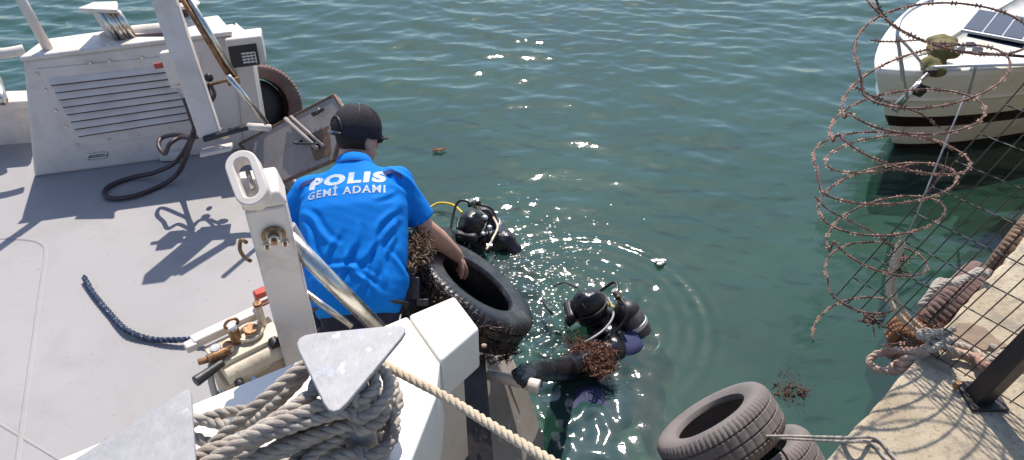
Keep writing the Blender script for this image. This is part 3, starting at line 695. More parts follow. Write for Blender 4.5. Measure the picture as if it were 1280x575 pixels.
MB().tube([W(-.08, -.09, -.06), W(-.08, -.12, -.07)], .016, 10).build('port', 'dark', wb, bevel=.003)
MB().tube([W(-.03, -.09, -.08), W(-.03, -.125, -.10)], .020, 6).build('port', 'steel', wb, bevel=.003)
MB().tube(spline([W(-.03, -.115, -.10), W(-.03, -.125, -.16), W(-.045, -.12, -.25)], 6), .010, 8).build('pipe', 'steel', wb, smooth=True)
MB().tube(spline([W(-.13, -.02, 0), W(-.155, -.05, -.05), W(-.16, -.07, -.14), W(-.14, -.08, -.22), W(-.13, -.09, -.30)], 6), .012, 8).build('pipe', 'galv', wb, smooth=True)
for c in (-.10, -.15, -.2, -.25): MB().tube([W(-.155, -.07, c), W(-.15, -.075, c-.028)], .019, 6).build('pipe_fitting', 'steel', wb, bevel=.002)
MB().tube([W(-.10, -.06, .015), W(-.21, -.09, .02)], [.014, .020], 12).build('black_grip', 'dark', wb, bevel=.004)
MB().tube([W(-.14, -.03, .03), W(-.06, -.03, .03)], .018, 10).build('coupling', 'rust', wb, bevel=.003)
MB().tube([W(-.17, -.02, .03), W(-.135, -.03, .03)], .012, 8).build('coupling', 'rust', wb, bevel=.002)
MB().box(W(.145, -.02, -.06), (.012, .16, .20), wax).build('side_plate', 'cream', wb, bevel=.003)
MB().box(W(.153, -.06, -.07), (.006, .015, .20), wax).build('slot', 'dark', wb)
for k in range(4): MB().tube([W(.185, -.06-.02*k, -.25), W(.185, -.06-.02*k, -.12)], .006, 6).build('stud', 'steel', wb)
for k in range(4):
    MB().box(W(.125+.004*k, .10-.005*k, .05+.014*k*.9), (.05, .04, .007), wax).build('striped_band', 'red' if k % 2 == 0 else 'white', wb, bevel=.001)
MB().box(W(.13, .098, .08), (.048, .036, .06), wax).build('striped_grip', 'red', wb, bevel=.006)
# blue-black rope on the deck
rb = MB(); rz = DZ+.016
rope(rb, [at(105, 346, rz+.01), at(118, 368, rz), at(137, 391, rz), at(158, 412, rz+.01), at(185, 423, rz), at(215, 425, rz+.01), at(250, 423, rz+.02), at(264, 421, rz+.03)], .0135)
tag(rb.build('short_rope', 'bluerope', smooth=True), 'short blue and black rope end lying on the grey deck by the winch', 'rope')

# ================================================================== PEOPLE
def frame_from(pt_a, pt_b, side_hint):
    s = (pt_b-pt_a).normalized(); x = (side_hint-s*side_hint.dot(s)).normalized(); return x, s, x.cross(s)  # x, spine, normal
off = thing('person', 'person in black cap and bright blue polo shirt bending over the boat edge', 'person', at(470, 430, DZ))
W0 = ad(447, 368, 3.02); W1 = ad(441, 200, 3.17)
TX, TS, TN = frame_from(W0, W1, V((1, -.06, 0)))
if TN.z < 0: TN = -TN
TL = (W1-W0).length
def T(x, s, n): return W0+TX*x+TS*(s*TL)+TN*n
Rsh = T(.175, .80, -.02); Lsh = T(-.19, .79, -.02)
Rel = ad(530, 284, 3.25); Rwr = ad(570, 318, 3.50); 
Lel = ad(348, 296, 3.22); Lwr = ad(392, 350, 3.55)
headc = ad(447, 173, 3.26)
hf_dir = (V((.60, .74, -.46))).normalized()      # where he looks
hu = V((0, 0, 1)); hu = (hu+V((0, .35, 0))).normalized(); hu = (hu-hf_dir*hu.dot(hf_dir)).normalized(); hr = hf_dir.cross(hu)
def Hd(r, f, u): return headc+hr*r+hf_dir*f+hu*u
b = MB()
# head, jaw, neck, ears, nose
b.ell(Hd(0, 0, .02), (.076, .098, .105), (hr, hf_dir, hu), 20, 14)
b.ell(Hd(0, .035, -.055), (.055, .062, .062), (hr, hf_dir, hu))
b.ell(Hd(0, .108, -.02), (.014, .022, .024), (hr, hf_dir, hu)); b.ell(Hd(0, .10, -.062), (.025, .012, .010), (hr, hf_dir, hu))
b.ell(Hd(.077, -.005, -.012), (.012, .022, .034), (hr, hf_dir, hu)); b.ell(Hd(-.077, -.005, -.012), (.012, .022, .034), (hr, hf_dir, hu))
b.limb([T(0, .92, -.03), Hd(0, -.025, -.07)], [.062, .058], 16)
b.limb([T(0, .15, -.03), T(0, .5, -.03), T(0, .8, -.02)], [.10, .11, .10])
for sh, el, wr in ((Rsh, Rel, Rwr), (Lsh, Lel, Lwr)):
    b.limb([T(0, .78, -.02), sh, el*.5+sh*.5, el], [.06, .055, .050, .041])
    b.limb([el, el*.6+wr*.4, wr], [.044, .046, .031])
def hand(b, wr, d, palm_n, s=1.0, curl=.5, thumb=1):
    """wr wrist, d pointing along the hand, palm_n out of the palm"""
    d = d.normalized(); palm_n = (palm_n-d*palm_n.dot(d)).normalized(); x = d.cross(palm_n)
    b.limb([wr, wr+d*.03*s], [.026*s, .026*s])
    b.ell(wr+d*.055*s, (.040*s, .052*s, .017*s), (x, d, palm_n))
    for i, (xo, L) in enumerate(((-.030, .062), (-.010, .074), (.010, .078), (.029, .070))):
        p = wr+d*.092*s+x*xo*s; pts = [p-d*.02*s]; a = 0; rr = [.0105*s]
        sp = x*(xo*.9)
        for j, f in enumerate((.42, .33, .25)):
            a += curl*(.55+.2*j)+.03*i; dd_ = (d*math.cos(a)+palm_n*math.sin(a)+sp).normalized(); p = p+dd_*L*f*1.15*s; pts.append(p); rr.append((.0098-.0011*j)*s)
        pts.insert(1, wr+d*.092*s+x*xo*s); rr.insert(1, .0105*s)
        b.limb(pts, rr, 10)
    t0 = wr+d*.025*s+x*thumb*.030*s; t1 = t0+(d*.55+x*thumb*.7+palm_n*.35).normalized()*.036*s; t2 = t1+(d*.8+x*thumb*.25+palm_n*.5).normalized()*.030*s; t3 = t2+(d*.85+palm_n*.5-x*thumb*.1).normalized()*.024*s
    b.limb([t0, t1, t2, t3], [.015*s, .0125*s, .0105*s, .0085*s], 10)
hand(b, Rwr, (Rwr-Rel).normalized()*.9+V((0, 0, -.25)), V((-.5, -.1, -.8)), 1.0, .45, -1)
hand(b, Lwr, (Lwr-Lel).normalized(), V((.3, .2, -.8)), 1.0, .4, 1)
bme = remesh(b, .0052, 3); link('body', (lambda me: (setco(me, getco(me)-np.array(ORI(off))), me)[1])(bme), 'skin', off, smooth=True)
# hair: low cap of hair under the cap's edge
hb = MB(); hb.ell(Hd(0, -.014, .012), (.0785, .090, .085), (hr, hf_dir, hu), 24, 16)
hb.build('hair', 'hair', off, smooth=True)
# black cap
cp_ = MB(); ctr = Hd(0, -.008, .038); rings = []
for j in range(10):
    a = j/9*math.pi/2; rr_ = math.cos(a)**.8 if j < 9 else .02
    ring = [ctr+hr*(.099*rr_*math.cos(t))+hf_dir*(.116*rr_*math.sin(t))+hu*(.108*math.sin(a)-.028*(1 if j == 0 else 0)) for t in np.linspace(0, 2*math.pi, 37)[:-1]]
    rings.append(ring)
cp_.loft(rings); capo = cp_.build('cap', 'cap', off, smooth=True)
vz = MB(); vrows = []
nv_ = 17
for layer in (0, 1):
    for j in range(4):
        row = []
        for i in range(nv_):
            t = R(90-62+124*i/(nv_-1)); e = .068*(j/3)*max(.0, math.sin(math.pi*(i/(nv_-1))))**.6
            row.append(ctr+hr*(.092*math.cos(t)*(1+.0*e))+hf_dir*(.108*math.sin(t)+e)+hu*(-.014-.014*(2*abs(i/(nv_-1)-.5))**2-.22*e-(.004 if layer else 0)))
        vrows.append(row)
vv = [p for r in vrows for p in r]; ff = []
for L in (0, 4):
    for j in range(3):
        for i in range(nv_-1):
            k = (L+j)*nv_+i; ff.append((k, k+1, k+nv_+1, k+nv_))
for i in range(nv_-1): ff.append((3*nv_+i, 3*nv_+i+1, 7*nv_+i+1, 7*nv_+i))
vz.add(vv, ff); vz.build('visor', 'cap', capo, smooth=True)
# cap seams, button, strap opening at the back
st = MB()
for t in (R(20), R(90), R(160), R(-35), R(-145)):
    st.tube([ctr+hr*(.0995*math.cos(a)**.8*math.cos(t))+hf_dir*(.1165*math.cos(a)**.8*math.sin(t))+hu*(.1085*math.sin(a)) for a in np.linspace(0, 1.5, 12)], .0016, 5)
st.ell(ctr+hu*.106, (.009, .009, .005)); st.build('cap_seams', 'dark', capo, smooth=True)
def capb(t, a, o=0): return ctr+hr*((.0995+o)*math.cos(a)**.8*math.cos(t))+hf_dir*((.1165+o)*math.cos(a)**.8*math.sin(t))+hu*((.1085+o)*math.sin(a))
arch = [capb(R(-90-32+64*i/16-14), .04+.46*math.sin(math.pi*i/16)**.7, .001) for i in range(17)]
op = MB(); cen_ = sum(arch, V((0, 0, 0)))/17; op.add(arch+[cen_-hf_dir*.004*0], [(i, i+1, 17) for i in range(16)]+[(16, 0, 17)])
op.build('strap_opening', 'hair', capo); MB().tube(arch, .0035, 6).build('opening_trim', 'rust' if False else 'hose', capo, smooth=True)
ss = MB(); ss.tube([capb(R(-104-32+64*i/10), .03, .003)-hu*.018 for i in range(11)], .008, 6, flat=.6); ss.build('strap', 'dark', capo, smooth=True)
lt = MB()
for i in range(6):
    c = capb(R(-104-14+28*i/5-6), .03, .010)-hu*.018; lt.box(c, (.0035, .002, .010 if i % 2 else .008), (hr, hf_dir, hu))
    if i % 2 == 0: lt.box(c-hu*.004+hr*.003, (.006, .002, .003), (hr, hf_dir, hu))
lt.build('strap_print', 'print_', capo)
# sunglasses
sg = MB(); sg.ell(Hd(.034, .092, .006), (.031, .011, .023), (hr, hf_dir, hu)); sg.ell(Hd(-.034, .092, .006), (.031, .011, .023), (hr, hf_dir, hu))
sg.tube([Hd(.066, .085, .010), Hd(.083, .04, .010), Hd(.083, -.01, .006)], .0045, 6); sg.tube([Hd(-.066, .085, .010), Hd(-.083, .04, .010), Hd(-.083, -.01, .006)], .0045, 6)
sg.build('sunglasses', 'glass', off, smooth=True)
# polo shirt
s = MB(); rings = []
for sv, hw, dp, nn in ((-.19, .10, .07, -.02), (-.15, .16, .11, -.01), (-.06, .186, .125, -.005), (.05, .204, .132, 0), (.2, .206, .136, .004), (.4, .216, .140, .008), (.58, .222, .140, .010), (.72, .214, .130, -.004), (.82, .175, .098, -.012), (.90, .130, .082, -.020), (.97, .080, .070, -.026), (1.01, .066, .064, -.03)):
    rings.append([T(0, sv, nn)+TX*(math.copysign(abs(math.cos(a))**.82, math.cos(a))*hw)+TN*(math.copysign(abs(math.sin(a))**.9, math.sin(a))*dp) for a in np.linspace(0, 2*math.pi, 41)[:-1]])
s.loft(rings)
for sh, el, k in ((Rsh, Rel, .74), (Lsh, Lel, .80)):
    e_ = sh+(el-sh)*k; s.limb([T(math.copysign(.10, (sh-W0).dot(TX)), .80, -.02), sh, sh*.5+e_*.5], [.075, .075, .070])
    dd_ = (e_-sh).normalized(); s.tube([sh*.5+e_*.5, e_+dd_*.02], [.070, .071], 20)
sme = remesh(s, .0068, 9)
co = getco(sme); no = getno(sme); rel = co-np.array(W0)
tx = rel@np.array(TX); ts = rel@np.array(TS)/TL; tn = rel@np.array(TN)
dsp = np.zeros(len(co))
def fold(x0, s0, x1, s1, wid, amp):
    ax0, as0 = x0, s0*TL; dx, ds = x1-x0, (s1-s0)*TL; L = math.hypot(dx, ds); ux, us = dx/L, ds/L
    px_l = (tx-ax0)*ux+(ts*TL-as0)*us; pd = -(tx-ax0)*us+(ts*TL-as0)*ux+.010*np.sin(px_l*30+x0*50)
    env = np.clip(px_l/L, 0, 1); env = np.sin(np.pi*env)**.7*((px_l > 0) & (px_l < L))
    return 1.35*amp*env*(np.exp(-(pd/wid)**2)-.8*np.exp(-((pd-wid*1.9)/(wid*1.1))**2))
for f in ((.20, .62, .02, .10, .012, .007), (.19, .55, .07, .02, .013, .008), (.18, .48, .12, .0, .010, .006), (-.20, .60, -.03, .28, .012, .006), (-.19, .52, -.10, .12, .012, .007),
          (-.04, .42, -.13, -.02, .011, .006), (.05, .45, -.04, .02, .012, .006), (.12, .34, .02, -.05, .010, .006), (.02, .30, -.09, -.06, .009, .005), (.16, .26, .20, .0, .010, .006), (-.02, .25, .10, -.06, .010, .006),
          (.10, .90, .22, .66, .012, .006), (-.10, .90, -.22, .70, .012, .006), (.15, .92, .27, .70, .010, .005), (-.12, .20, .12, .06, .010, .005), (-.16, .1, .0, -.04, .012, .006), (.19, .70, .10, .60, .010, .004)):
    dsp += fold(*f)
dsp += .0007*np.sin(tx*38+np.sin(ts*9)*2)*np.sin(ts*22+tx*14)+.0005*np.sin(tx*90+ts*30)*np.sin(ts*55-tx*25)
co2 = co+no*dsp[:, None]; setco(sme, co2)
bvh = BVHTree.FromPolygons([tuple(c) for c in co2], [tuple(p.vertices) for p in sme.polygons])
setco(sme, co2-np.array(ORI(off)))
shirt = link('polo_shirt', sme, 'shirt', off, smooth=True)
# collar
col = MB(); rings = []
for k, (sv, rr_, nn) in enumerate(((.95, .088, 0), (1.00, .080, 0), (1.04, .070, 0), (1.045, .062, 0), (1.00, .060, 0))):
    rings.append([T(0, sv, -.028)+TX*(rr_*math.cos(a)*1.02)+TN*(rr_*math.sin(a)*.92)-TS*.03*(1-math.sin(a))*.5 for a in np.linspace(0, 2*math.pi, 33)[:-1]])
col.loft(rings); cl_ = col.build('collar', 'shirt', shirt, smooth=True)
MB().tube([T(0, .965, -.028)+TX*(.0845*math.cos(a))+TN*(.079*math.sin(a))-TS*.03*(1-math.sin(a))*.5 for a in np.linspace(R(10), R(170), 20)], .0028, 6).build('collar_piping', 'navyp', shirt, smooth=True)
def on_shirt(x, s, o=.0015):
    p = T(x, s, .5); h = bvh.ray_cast(p, -TN)
    return h[0]+TN*o if h[0] else T(x, s, .13)
for sg_ in (1, -1):     # navy shoulder patches
    g = MB(); n = 9; vs = []
    for i in range(n):
            for j in range(6):
                x = sg_*(.150+.070*i/(n-1)); sv = .885-.09*(i/(n-1))-.05*(j/5)
                q_, n_q, _, _ = bvh.find_nearest(T(x, sv+.02, .075)); vs.append(q_+n_q*.0022)
    g.add(vs, [(i*6+j, i*6+j+1, (i+1)*6+j+1, (i+1)*6+j) for i in range(n-1) for j in range(5)])
    g.build('shoulder_patch', 'navyp', shirt, smooth=True)
def shirt_text(txt, x0, x1, s0, s1, bold, yskew=0):
    cu = bpy.data.curves.new('t', 'FONT'); cu.body = txt; cu.size = 1; cu.offset = bold; cu.space_character = 1.22; cu.resolution_u = 4
    to = bpy.data.objects.new('t', cu); C.objects.link(to); dg = bpy.context.evaluated_depsgraph_get(); dg.update()
    me = bpy.data.meshes.new_from_object(to.evaluated_get(dg)); bpy.data.objects.remove(to)
    bm = bmesh.new(); bm.from_mesh(me); bmesh.ops.triangulate(bm, faces=bm.faces)
    X_ = [v.co.x for v in bm.verts]; Y_ = [v.co.y for v in bm.verts]; xa, xb, ya, yb = min(X_), max(X_), 0.0, .70+bold
    def cut(axis_, vals):
        for c in vals:
            pc_ = V((c, 0, 0)) if axis_ == 0 else V((0, c, 0)); nn = V((1, 0, 0)) if axis_ == 0 else V((0, 1, 0))
            bmesh.ops.bisect_plane(bm, geom=bm.verts[:]+bm.edges[:]+bm.faces[:], plane_co=pc_, plane_no=nn)
    cut(0, np.linspace(xa, xb, 34)[1:-1]); cut(1, np.linspace(min(Y_), max(Y_), 7)[1:-1])
    # one object per letter: islands of faces, joined when they overlap sideways (the dot of an I)
    seen = {}; isl = []
    for v0 in bm.verts:
        if v0 in seen: continue
        stack = [v0]; seen[v0] = len(isl); vs = []
        while stack:
            q = stack.pop(); vs.append(q)
            for e in q.link_edges:
                w2 = e.other_vert(q)
                if w2 not in seen: seen[w2] = len(isl); stack.append(w2)
        isl.append(vs)
    grp = []
    for vs in sorted(isl, key=lambda l: -len(l)):
        lo, hi = min(v.co.x for v in vs), max(v.co.x for v in vs)
        for g_ in grp:
            if min(hi, g_[1])-max(lo, g_[0]) > .6*(hi-lo): g_[2] += vs; break
        else: grp.append([lo, hi, list(vs)])
    grp.sort(key=lambda g_: g_[0])
    for lo, hi, vs in grp:
        idx = {v: k for k, v in enumerate(vs)}; mb = MB()
        for v in vs:
            fx = (v.co.x-xa)/(xb-xa); fy = (v.co.y-ya)/(yb-ya); mb.v.append(tuple(on_shirt(x0+(x1-x0)*fx, s0+(s1-s0)*fy+yskew*fx, .0022)))
        fs_ = {f for v in vs for f in v.link_faces}; mb.f = [tuple(idx[v] for v in f.verts) for f in fs_]
        mb.build('letter', 'print_', shirt)
    bm.free()
shirt_text('POLIS', -.163, .150, .755, .855, .062, -.0)
shirt_text('GEM\u0130 ADAMI', -.163, .150, .660, .722, .03, -.0)
# trousers, belt, boots
Lhip = T(-.09, -.02, -.04); Rhip = T(.09, -.02, -.04)
Rkn = ad(527, 356, 3.30); Lkn = ad(405, 372, 3.45)
Rft = V((Rkn.x-.05, Rkn.y-.18, DZ+.08)); Lft = V((Lkn.x+.05, Lkn.y-.22, DZ+.08))
t = MB(); t.ell(T(0, -.06, -.02), (.175, .13, .12), (TX, TS, TN), 20, 12); t.ell(T(0, -.15, -.03), (.16, .10, .11), (TX, TS, TN), 20, 12)
t.limb([Rhip, (Rhip+Rkn)/2, Rkn], [.10, .085, .066]); t.limb([Lhip, (Lhip+Lkn)/2, Lkn], [.10, .085, .066])
t.limb([Rkn, (Rkn+Rft)/2, Rft], [.064, .060, .045]); t.limb([Lkn, (Lkn+Lft)/2, Lft], [.064, .060, .045])
tme = remesh(t, .009, 4); tco = getco(tme); tno = getno(tme)
tco = tco+tno*(.004*np.sin(tco[:, 0]*60+np.sin(tco[:, 2]*30)*2)*np.sin(tco[:, 2]*45))[:, None]
setco(tme, tco-np.array(ORI(off))); link('trousers', tme, 'navy', off, smooth=True)
for ft in (Rft, Lft):
    MB().limb([ft+V((0, 0, .03)), ft+V((0, .0, -.02)), ft+V((.02, .12, -.035))], [.052, .05, .042]).build('boot', 'dark', off, smooth=True)
MB().tube([T(.19*math.cos(a), -.095+.01*math.sin(a), -.02+.125*math.sin(a)) for a in np.linspace(0, 2*math.pi, 33)[:-1]], .010, 6, closed=True).build('belt', 'dark', off, smooth=True)
stp = MB(); stp.box(ad(519, 360, 3.08), (.035, .02, .09), (CX, CB, CU)); stp.box(ad(528, 378, 3.08), (.05, .02, .03), (CX, CB, CU))
stp.build('radio_pouch', 'dark', off, bevel=.004)

# held tyre
tn1 = imgn(.60, .80, .94, 600, 350)
ty1 = tyre(ad(600, 350, 3.42)-tn1*.095, tn1, .635, .19, 'tyre', 'wet black tyre being hauled out, gripped in the bare hand of the officer', .58, bend=.05, group='old tyres used as fenders' if False else None)

# weed
def weed(name, c, rad, n, m, L=.10, flat=.5, seed=1, rr=.0035, low=None):
    rd = random.Random(seed); mb = MB()
    sub = [(V((rd.gauss(0, rad*.55), rd.gauss(0, rad*.55), rd.uniform(-.2, .5)*rad*flat)), rd.uniform(.12, .42)*rad) for _ in range(11)]
    for i in range(n):
        sc_, sr_ = sub[int(rd.random()**1.5*11)]
        p = V(c)+sc_+V((rd.gauss(0, sr_), rd.gauss(0, sr_), rd.gauss(0, sr_*.5*flat))); d = V((rd.gauss(0, 1), rd.gauss(0, 1), rd.gauss(0, .5))).normalized(); pts = [p]
        for k in range(5):
            d = (d+V((rd.gauss(0, .9), rd.gauss(0, .9), rd.gauss(0, .6)))).normalized(); p = p+d*L/5
            if low is not None: p.z = max(low-.03, min(p.z, low+.05))
            pts.append(p)
        mb.tube(pts, [rr*(1.1-.15*k)*(2.6 if i % 4 == 0 else 1) for k in range(6)], 4, flat=.14 if i % 4 == 0 else .5)
    return stuff(mb.build(name, m, smooth=True))
wd = weed('seaweed', ad(520, 312, 3.15), .065, 520, 'weedt', .07, 1.0, 3, .0024); tag(wd, 'tangled tan seaweed hanging in the mouth of the hauled tyre', 'seaweed', 'clumps of seaweed')
rot_ = tn1.to_track_quat('Z', 'Y'); tl_ = ty1.location
def tyre_weed(lo, hi, n, label, seed, m):
    rd = random.Random(seed); mb = MB(); k = 0
    while k < n:
        a = rd.random()*6.283; z = rd.uniform(-.105, .08); p = tl_+rot_ @ V((.322*math.cos(a), .322*math.sin(a), z)); v = p-O
        dep = v.dot(ray(640, 287.5).normalized()); sx_ = 640+F*v.x/dep
        if not (lo <= sx_ < hi) or (rot_ @ V((math.cos(a), math.sin(a), 0))).dot(-v) < 0 : continue
        k += 1; pts = []; aa = a; zz = z; r1 = .320
        for q_ in range(6):
            aa += rd.gauss(0, .05); zz = max(-.115, min(.095, zz+rd.gauss(0, .014))); r1 = max(.312, min(.345, r1+rd.gauss(0, .010))); pts.append(tl_+rot_ @ V((r1*math.cos(aa), r1*math.sin(aa), zz)))
        mb.tube(pts, [.0042, .0040, .0034, .0028, .002, .001], 4, flat=.6)
    tag(stuff(mb.build('seaweed', m, smooth=True)), label, 'seaweed', 'clumps of seaweed')
tyre_weed(505, 560, 420, 'dark wet weed smeared over the tread of the hauled tyre by the blue shirt', 21, 'weedk')
tyre_weed(560, 640, 160, 'sparse dark weed on the lower tread of the hauled tyre above the beam', 22, 'weedk')
wd = weed('seaweed', at(733, 447, .10), .12, 900, 'weed', .07, .35, 4, .003); tag(wd, 'reddish brown seaweed draped on the arm of the nearer diver', 'seaweed', 'clumps of seaweed')
wd = weed('seaweed', at(990, 488, -.02), .075, 380, 'weed', .06, .3, 5, .0028); tag(wd, 'small clump of rusty seaweed floating by the quay tyres', 'seaweed', 'clumps of seaweed')
wd = weed('seaweed', ad(1175, 432, 2.60), .07, 260, 'brownrope', .08, .5, 6, .0026); tag(wd, 'brown weed and frayed fibres snagged among the quay ropes', 'seaweed', 'clumps of seaweed')

# divers
def diver(head, look, torso_dir, label, arm=None, tank_side=1, seed=0, blue=True):
    look = look.normalized(); up = V((0, 0, 1)); up = (up-look*up.dot(look)).normalized(); rt = look.cross(up)
    D = thing('person', label, 'person', V((head.x, head.y, 0)))
    def Q(r, f, u): return head+rt*r+look*f+up*u
    b = MB()
    b.ell(Q(0, 0, 0), (.092, .115, .125), (rt, look, up), 20, 14); b.ell(Q(0, .05, -.06), (.06, .06, .07), (rt, look, up))
    nk = Q(0, -.03, -.14); ch = nk+torso_dir*.16; ab = nk+torso_dir*.42; hp = nk+torso_dir*.62
    b.limb([Q(0, 0, -.06), nk], [.075, .085]); 
    sx = (rt-torso_dir*rt.dot(torso_dir)).normalized(); fw = sx.cross(torso_dir).normalized()
    for c, w_, d_ in ((ch, .20, .14), (ab, .18, .13), (hp, .18, .14)): b.ell(c, (w_, d_, .17), (sx, fw, torso_dir), 20, 12)
    b.limb([ch+sx*.17-torso_dir*.04, ch-sx*.17-torso_dir*.04], [.09, .09])
    for sd in (1, -1):
        sh = ch+sx*(.19*sd)-torso_dir*.04
        if arm and arm[0] == sd:
            b.limb([sh, arm[1], arm[2]], [.085, .070, .048]); hand(b, arm[2], arm[2]-arm[1], arm[3], 1.2, .5, -sd)
        else:
            el = sh+torso_dir*.20+look*.10+sx*sd*.10; wr_ = el+look*.22+V((0, 0, -.10)); b.limb([sh, el, wr_], [.072, .056, .040]); hand(b, wr_, look, -up, 1.1, .5, -sd)
        k = hp+sx*(.10*sd)+torso_dir*.38+look*.1; ft = k+torso_dir*.38-look*.12
        b.limb([hp+sx*(.09*sd), k, ft], [.10, .07, .05])
    me = remesh(b, .0085, 3); a = getco(me); nn = getno(me)
    a += nn*(.004*np.sin(a[:, 0]*55+2*np.sin(a[:, 1]*20))*np.sin(a[:, 1]*48+a[:, 2]*30))[:, None]
    setco(me, a-np.array(ORI(D))); bo = link('body', me, 'neo', D, smooth=True)
    # face opening, mask, regulator
    MB().ell(Q(0, .068, -.018), (.062, .050, .066), (rt, look, up)).build('face', 'skin', D, smooth=True)
    mk = MB(); mk.box(Q(0, .115, .022), (.150, .05, .075), (rt, look, up)); mk.build('mask', 'dark', D, bevel=.018, bseg=3)
    MB().box(Q(.036, .143, .024), (.055, .006, .048), (rt, look, up)).build('mask_lens', 'glass', D, bevel=.004)
    MB().box(Q(-.036, .143, .024), (.055, .006, .048), (rt, look, up)).build('mask_lens', 'glass', D, bevel=.004)
    MB().tube([Q(.098*math.cos(a), .118*math.sin(a), .022) for a in np.linspace(R(35), R(-215), 22)], .010, 6, flat=.4).build('mask_strap', 'dark', D, smooth=True)
    MB().tube([Q(0, .12, -.05), Q(0, .165, -.055)], [.026, .034], 16).build('regulator', 'neo', D, bevel=.004)
    # tank and harness behind the shoulders
    tk = nk-fw*0-look*.17
    MB().limb([tk+torso_dir*.02, tk+torso_dir*.52], [.085, .085], 20).build('air_tank', 'dark', D, smooth=True)
    MB().tube([tk-torso_dir*.16, tk-torso_dir*.05], .024, 12).build('tank_valve', 'steel', D, bevel=.004)
    MB().tube([tk-torso_dir*.12-sx*.05, tk-torso_dir*.12+sx*.05], .018, 10).build('tank_knob', 'dark', D, bevel=.004)
    MB().tube(spline([tk-torso_dir*.12, tk+rt*.14*tank_side-torso_dir*.10, Q(.17*tank_side, .05, -.14), Q(.10*tank_side, .16, -.10), Q(0.02, .16, -.055)], 8), .010, 8).build('air_hose', 'dark', D, smooth=True)
    MB().tube(spline([tk-torso_dir*.12, tk-rt*.12*tank_side-torso_dir*.06, ch-sx*.12*tank_side+look*.1, ch-sx*.12*tank_side+look*.1+torso_dir*.15], 8), .009, 8).build('air_hose', 'dark', D, smooth=True)
    for sd in (1, -1):
        MB().tube(spline([ch+sx*.11*sd-look*.12-torso_dir*.02, ch+sx*.12*sd-torso_dir*.145, ch+sx*.11*sd+look*.12-torso_dir*.05, ch+sx*.10*sd+look*.15+torso_dir*.12], 8), .022, 8, flat=.5).build('harness_strap', 'neo', D, smooth=True)
    for q_ in (.10, .30): MB().tube([tk+torso_dir*q_, tk+torso_dir*(q_+.03)], .089, 20).build('tank_band', 'pvf', D, bevel=.003)
    for sd in (1, -1):
        MB().box(ch+sx*.115*sd-torso_dir*.11+look*.07, (.045, .05, .018)).build('buckle', 'pvf', D, bevel=.003)
        MB().tube([Q(.06*sd, .02, .108), Q(.085*sd, .0, .02), Q(.075*sd, -.02, -.09)], .003, 5).build('hood_seam', 'pv', D, smooth=True)
    MB().tube([Q(0, -.112, .02), Q(0, -.06, .10), Q(0, .03, .124)], .003, 5).build('hood_seam', 'pv', D, smooth=True)
    MB().tube([ch+look*.16+sx*.10, ch+look*.185+sx*.10], .032, 14).build('pressure_gauge', 'pvf', D, bevel=.003)
    MB().limb([ch-look*.11+sx*.07, ch-look*.11-sx*.07, ab-look*.12], [.07, .07, .06]).build('buoyancy_vest', 'neob' if blue else 'dark', D, smooth=True)
    return D, Q, tk, sx, ch
h2 = at(736, 384, .17)
D2, Q2, tk2, sx2, ch2 = diver(h2, V((-.86, -.12, -.35)), V((.42, -.20, -.72)).normalized(), 'black hooded diver in the water gripping the white pipe by the bow plate',
    arm=(-1, at(706, 462, .10), ad(668, 464, 3.50), V((-.3, .2, -.9))), seed=1)
MB().ell(at(779, 394, .06), (.035, .03, .03)).build('spare_regulator', 'yellow', D2, smooth=True)
MB().tube(spline([at(772, 388, .09), at(764, 382, .11), at(757, 378, .10)], 5), .012, 8).build('yellow_hose', 'yellow', D2, smooth=True)
MB().tube(spline([at(760, 372, .12), at(767, 392, .15), at(757, 410, .15), at(738, 424, .14), at(722, 432, .08)], 8), .007, 8).build('pale_hose', 'galv', D2, smooth=True)
MB().tube(spline([at(722, 360, .25), at(706, 353, .26), at(692, 358, .24)], 6), .006, 6).build('snorkel', 'dark', D2, smooth=True)
MB().tube([at(678, 376, .1), at(690, 392, .12)], .010, 8).build('inflator', 'dark', D2, smooth=True)
# broad blue jacket just below the surface
jk = MB(); jk.ell(at(768, 442, -.085), (.19, .15, .11), None, 20, 12); jk.ell(at(742, 505, -.066), (.25, .24, .068), None, 20, 12); jk.ell(at(735, 580, -.09), (.24, .25, .08), None, 20, 12)
jk.ell(at(700, 486, -.06), (.14, .15, .05), None, 20, 12); jk.ell(at(780, 432, -.02), (.12, .10, .07), None, 20, 12)
jm = remesh(jk, .012, 4); a = getco(jm); n2 = getno(jm); a += n2*(.010*np.sin(a[:, 0]*24)*np.sin(a[:, 1]*26))[:, None]; setco(jm, a-np.array(ORI(D2))); link('blue_jacket', jm, 'neob', D2, smooth=True)
h1 = at(590, 282, .17)
D1, Q1_, tk1, sx1, ch1 = diver(h1, V((-.25, -.85, -.25)), V((.42, .0, -.78)).normalized(), 'black hooded diver in the water behind the hauled tyre, beside the blue shirt',
    arm=(1, at(556, 296, .14), ad(562, 318, 3.95), V((.1, -.3, -.9))), seed=2)
MB().tube(spline([at(534, 262, .03), at(548, 254, .05), at(566, 256, .06), at(578, 266, .08)], 8), .008, 8).build('yellow_hose', 'yellow', D1, smooth=True)
MB().tube(spline([at(617, 272, .12), at(622, 284, .14), at(616, 298, .14), at(608, 312, .14)], 8), .008, 8).build('pale_hose', 'cream', D1, smooth=True)
for p, r in (((606, 272), .022), ((612, 284), .018), ((604, 292), .016)): MB().ell(at(*p, .22), (r, r, r*.8)).build('chrome_fitting', 'pvf', D1, smooth=True)

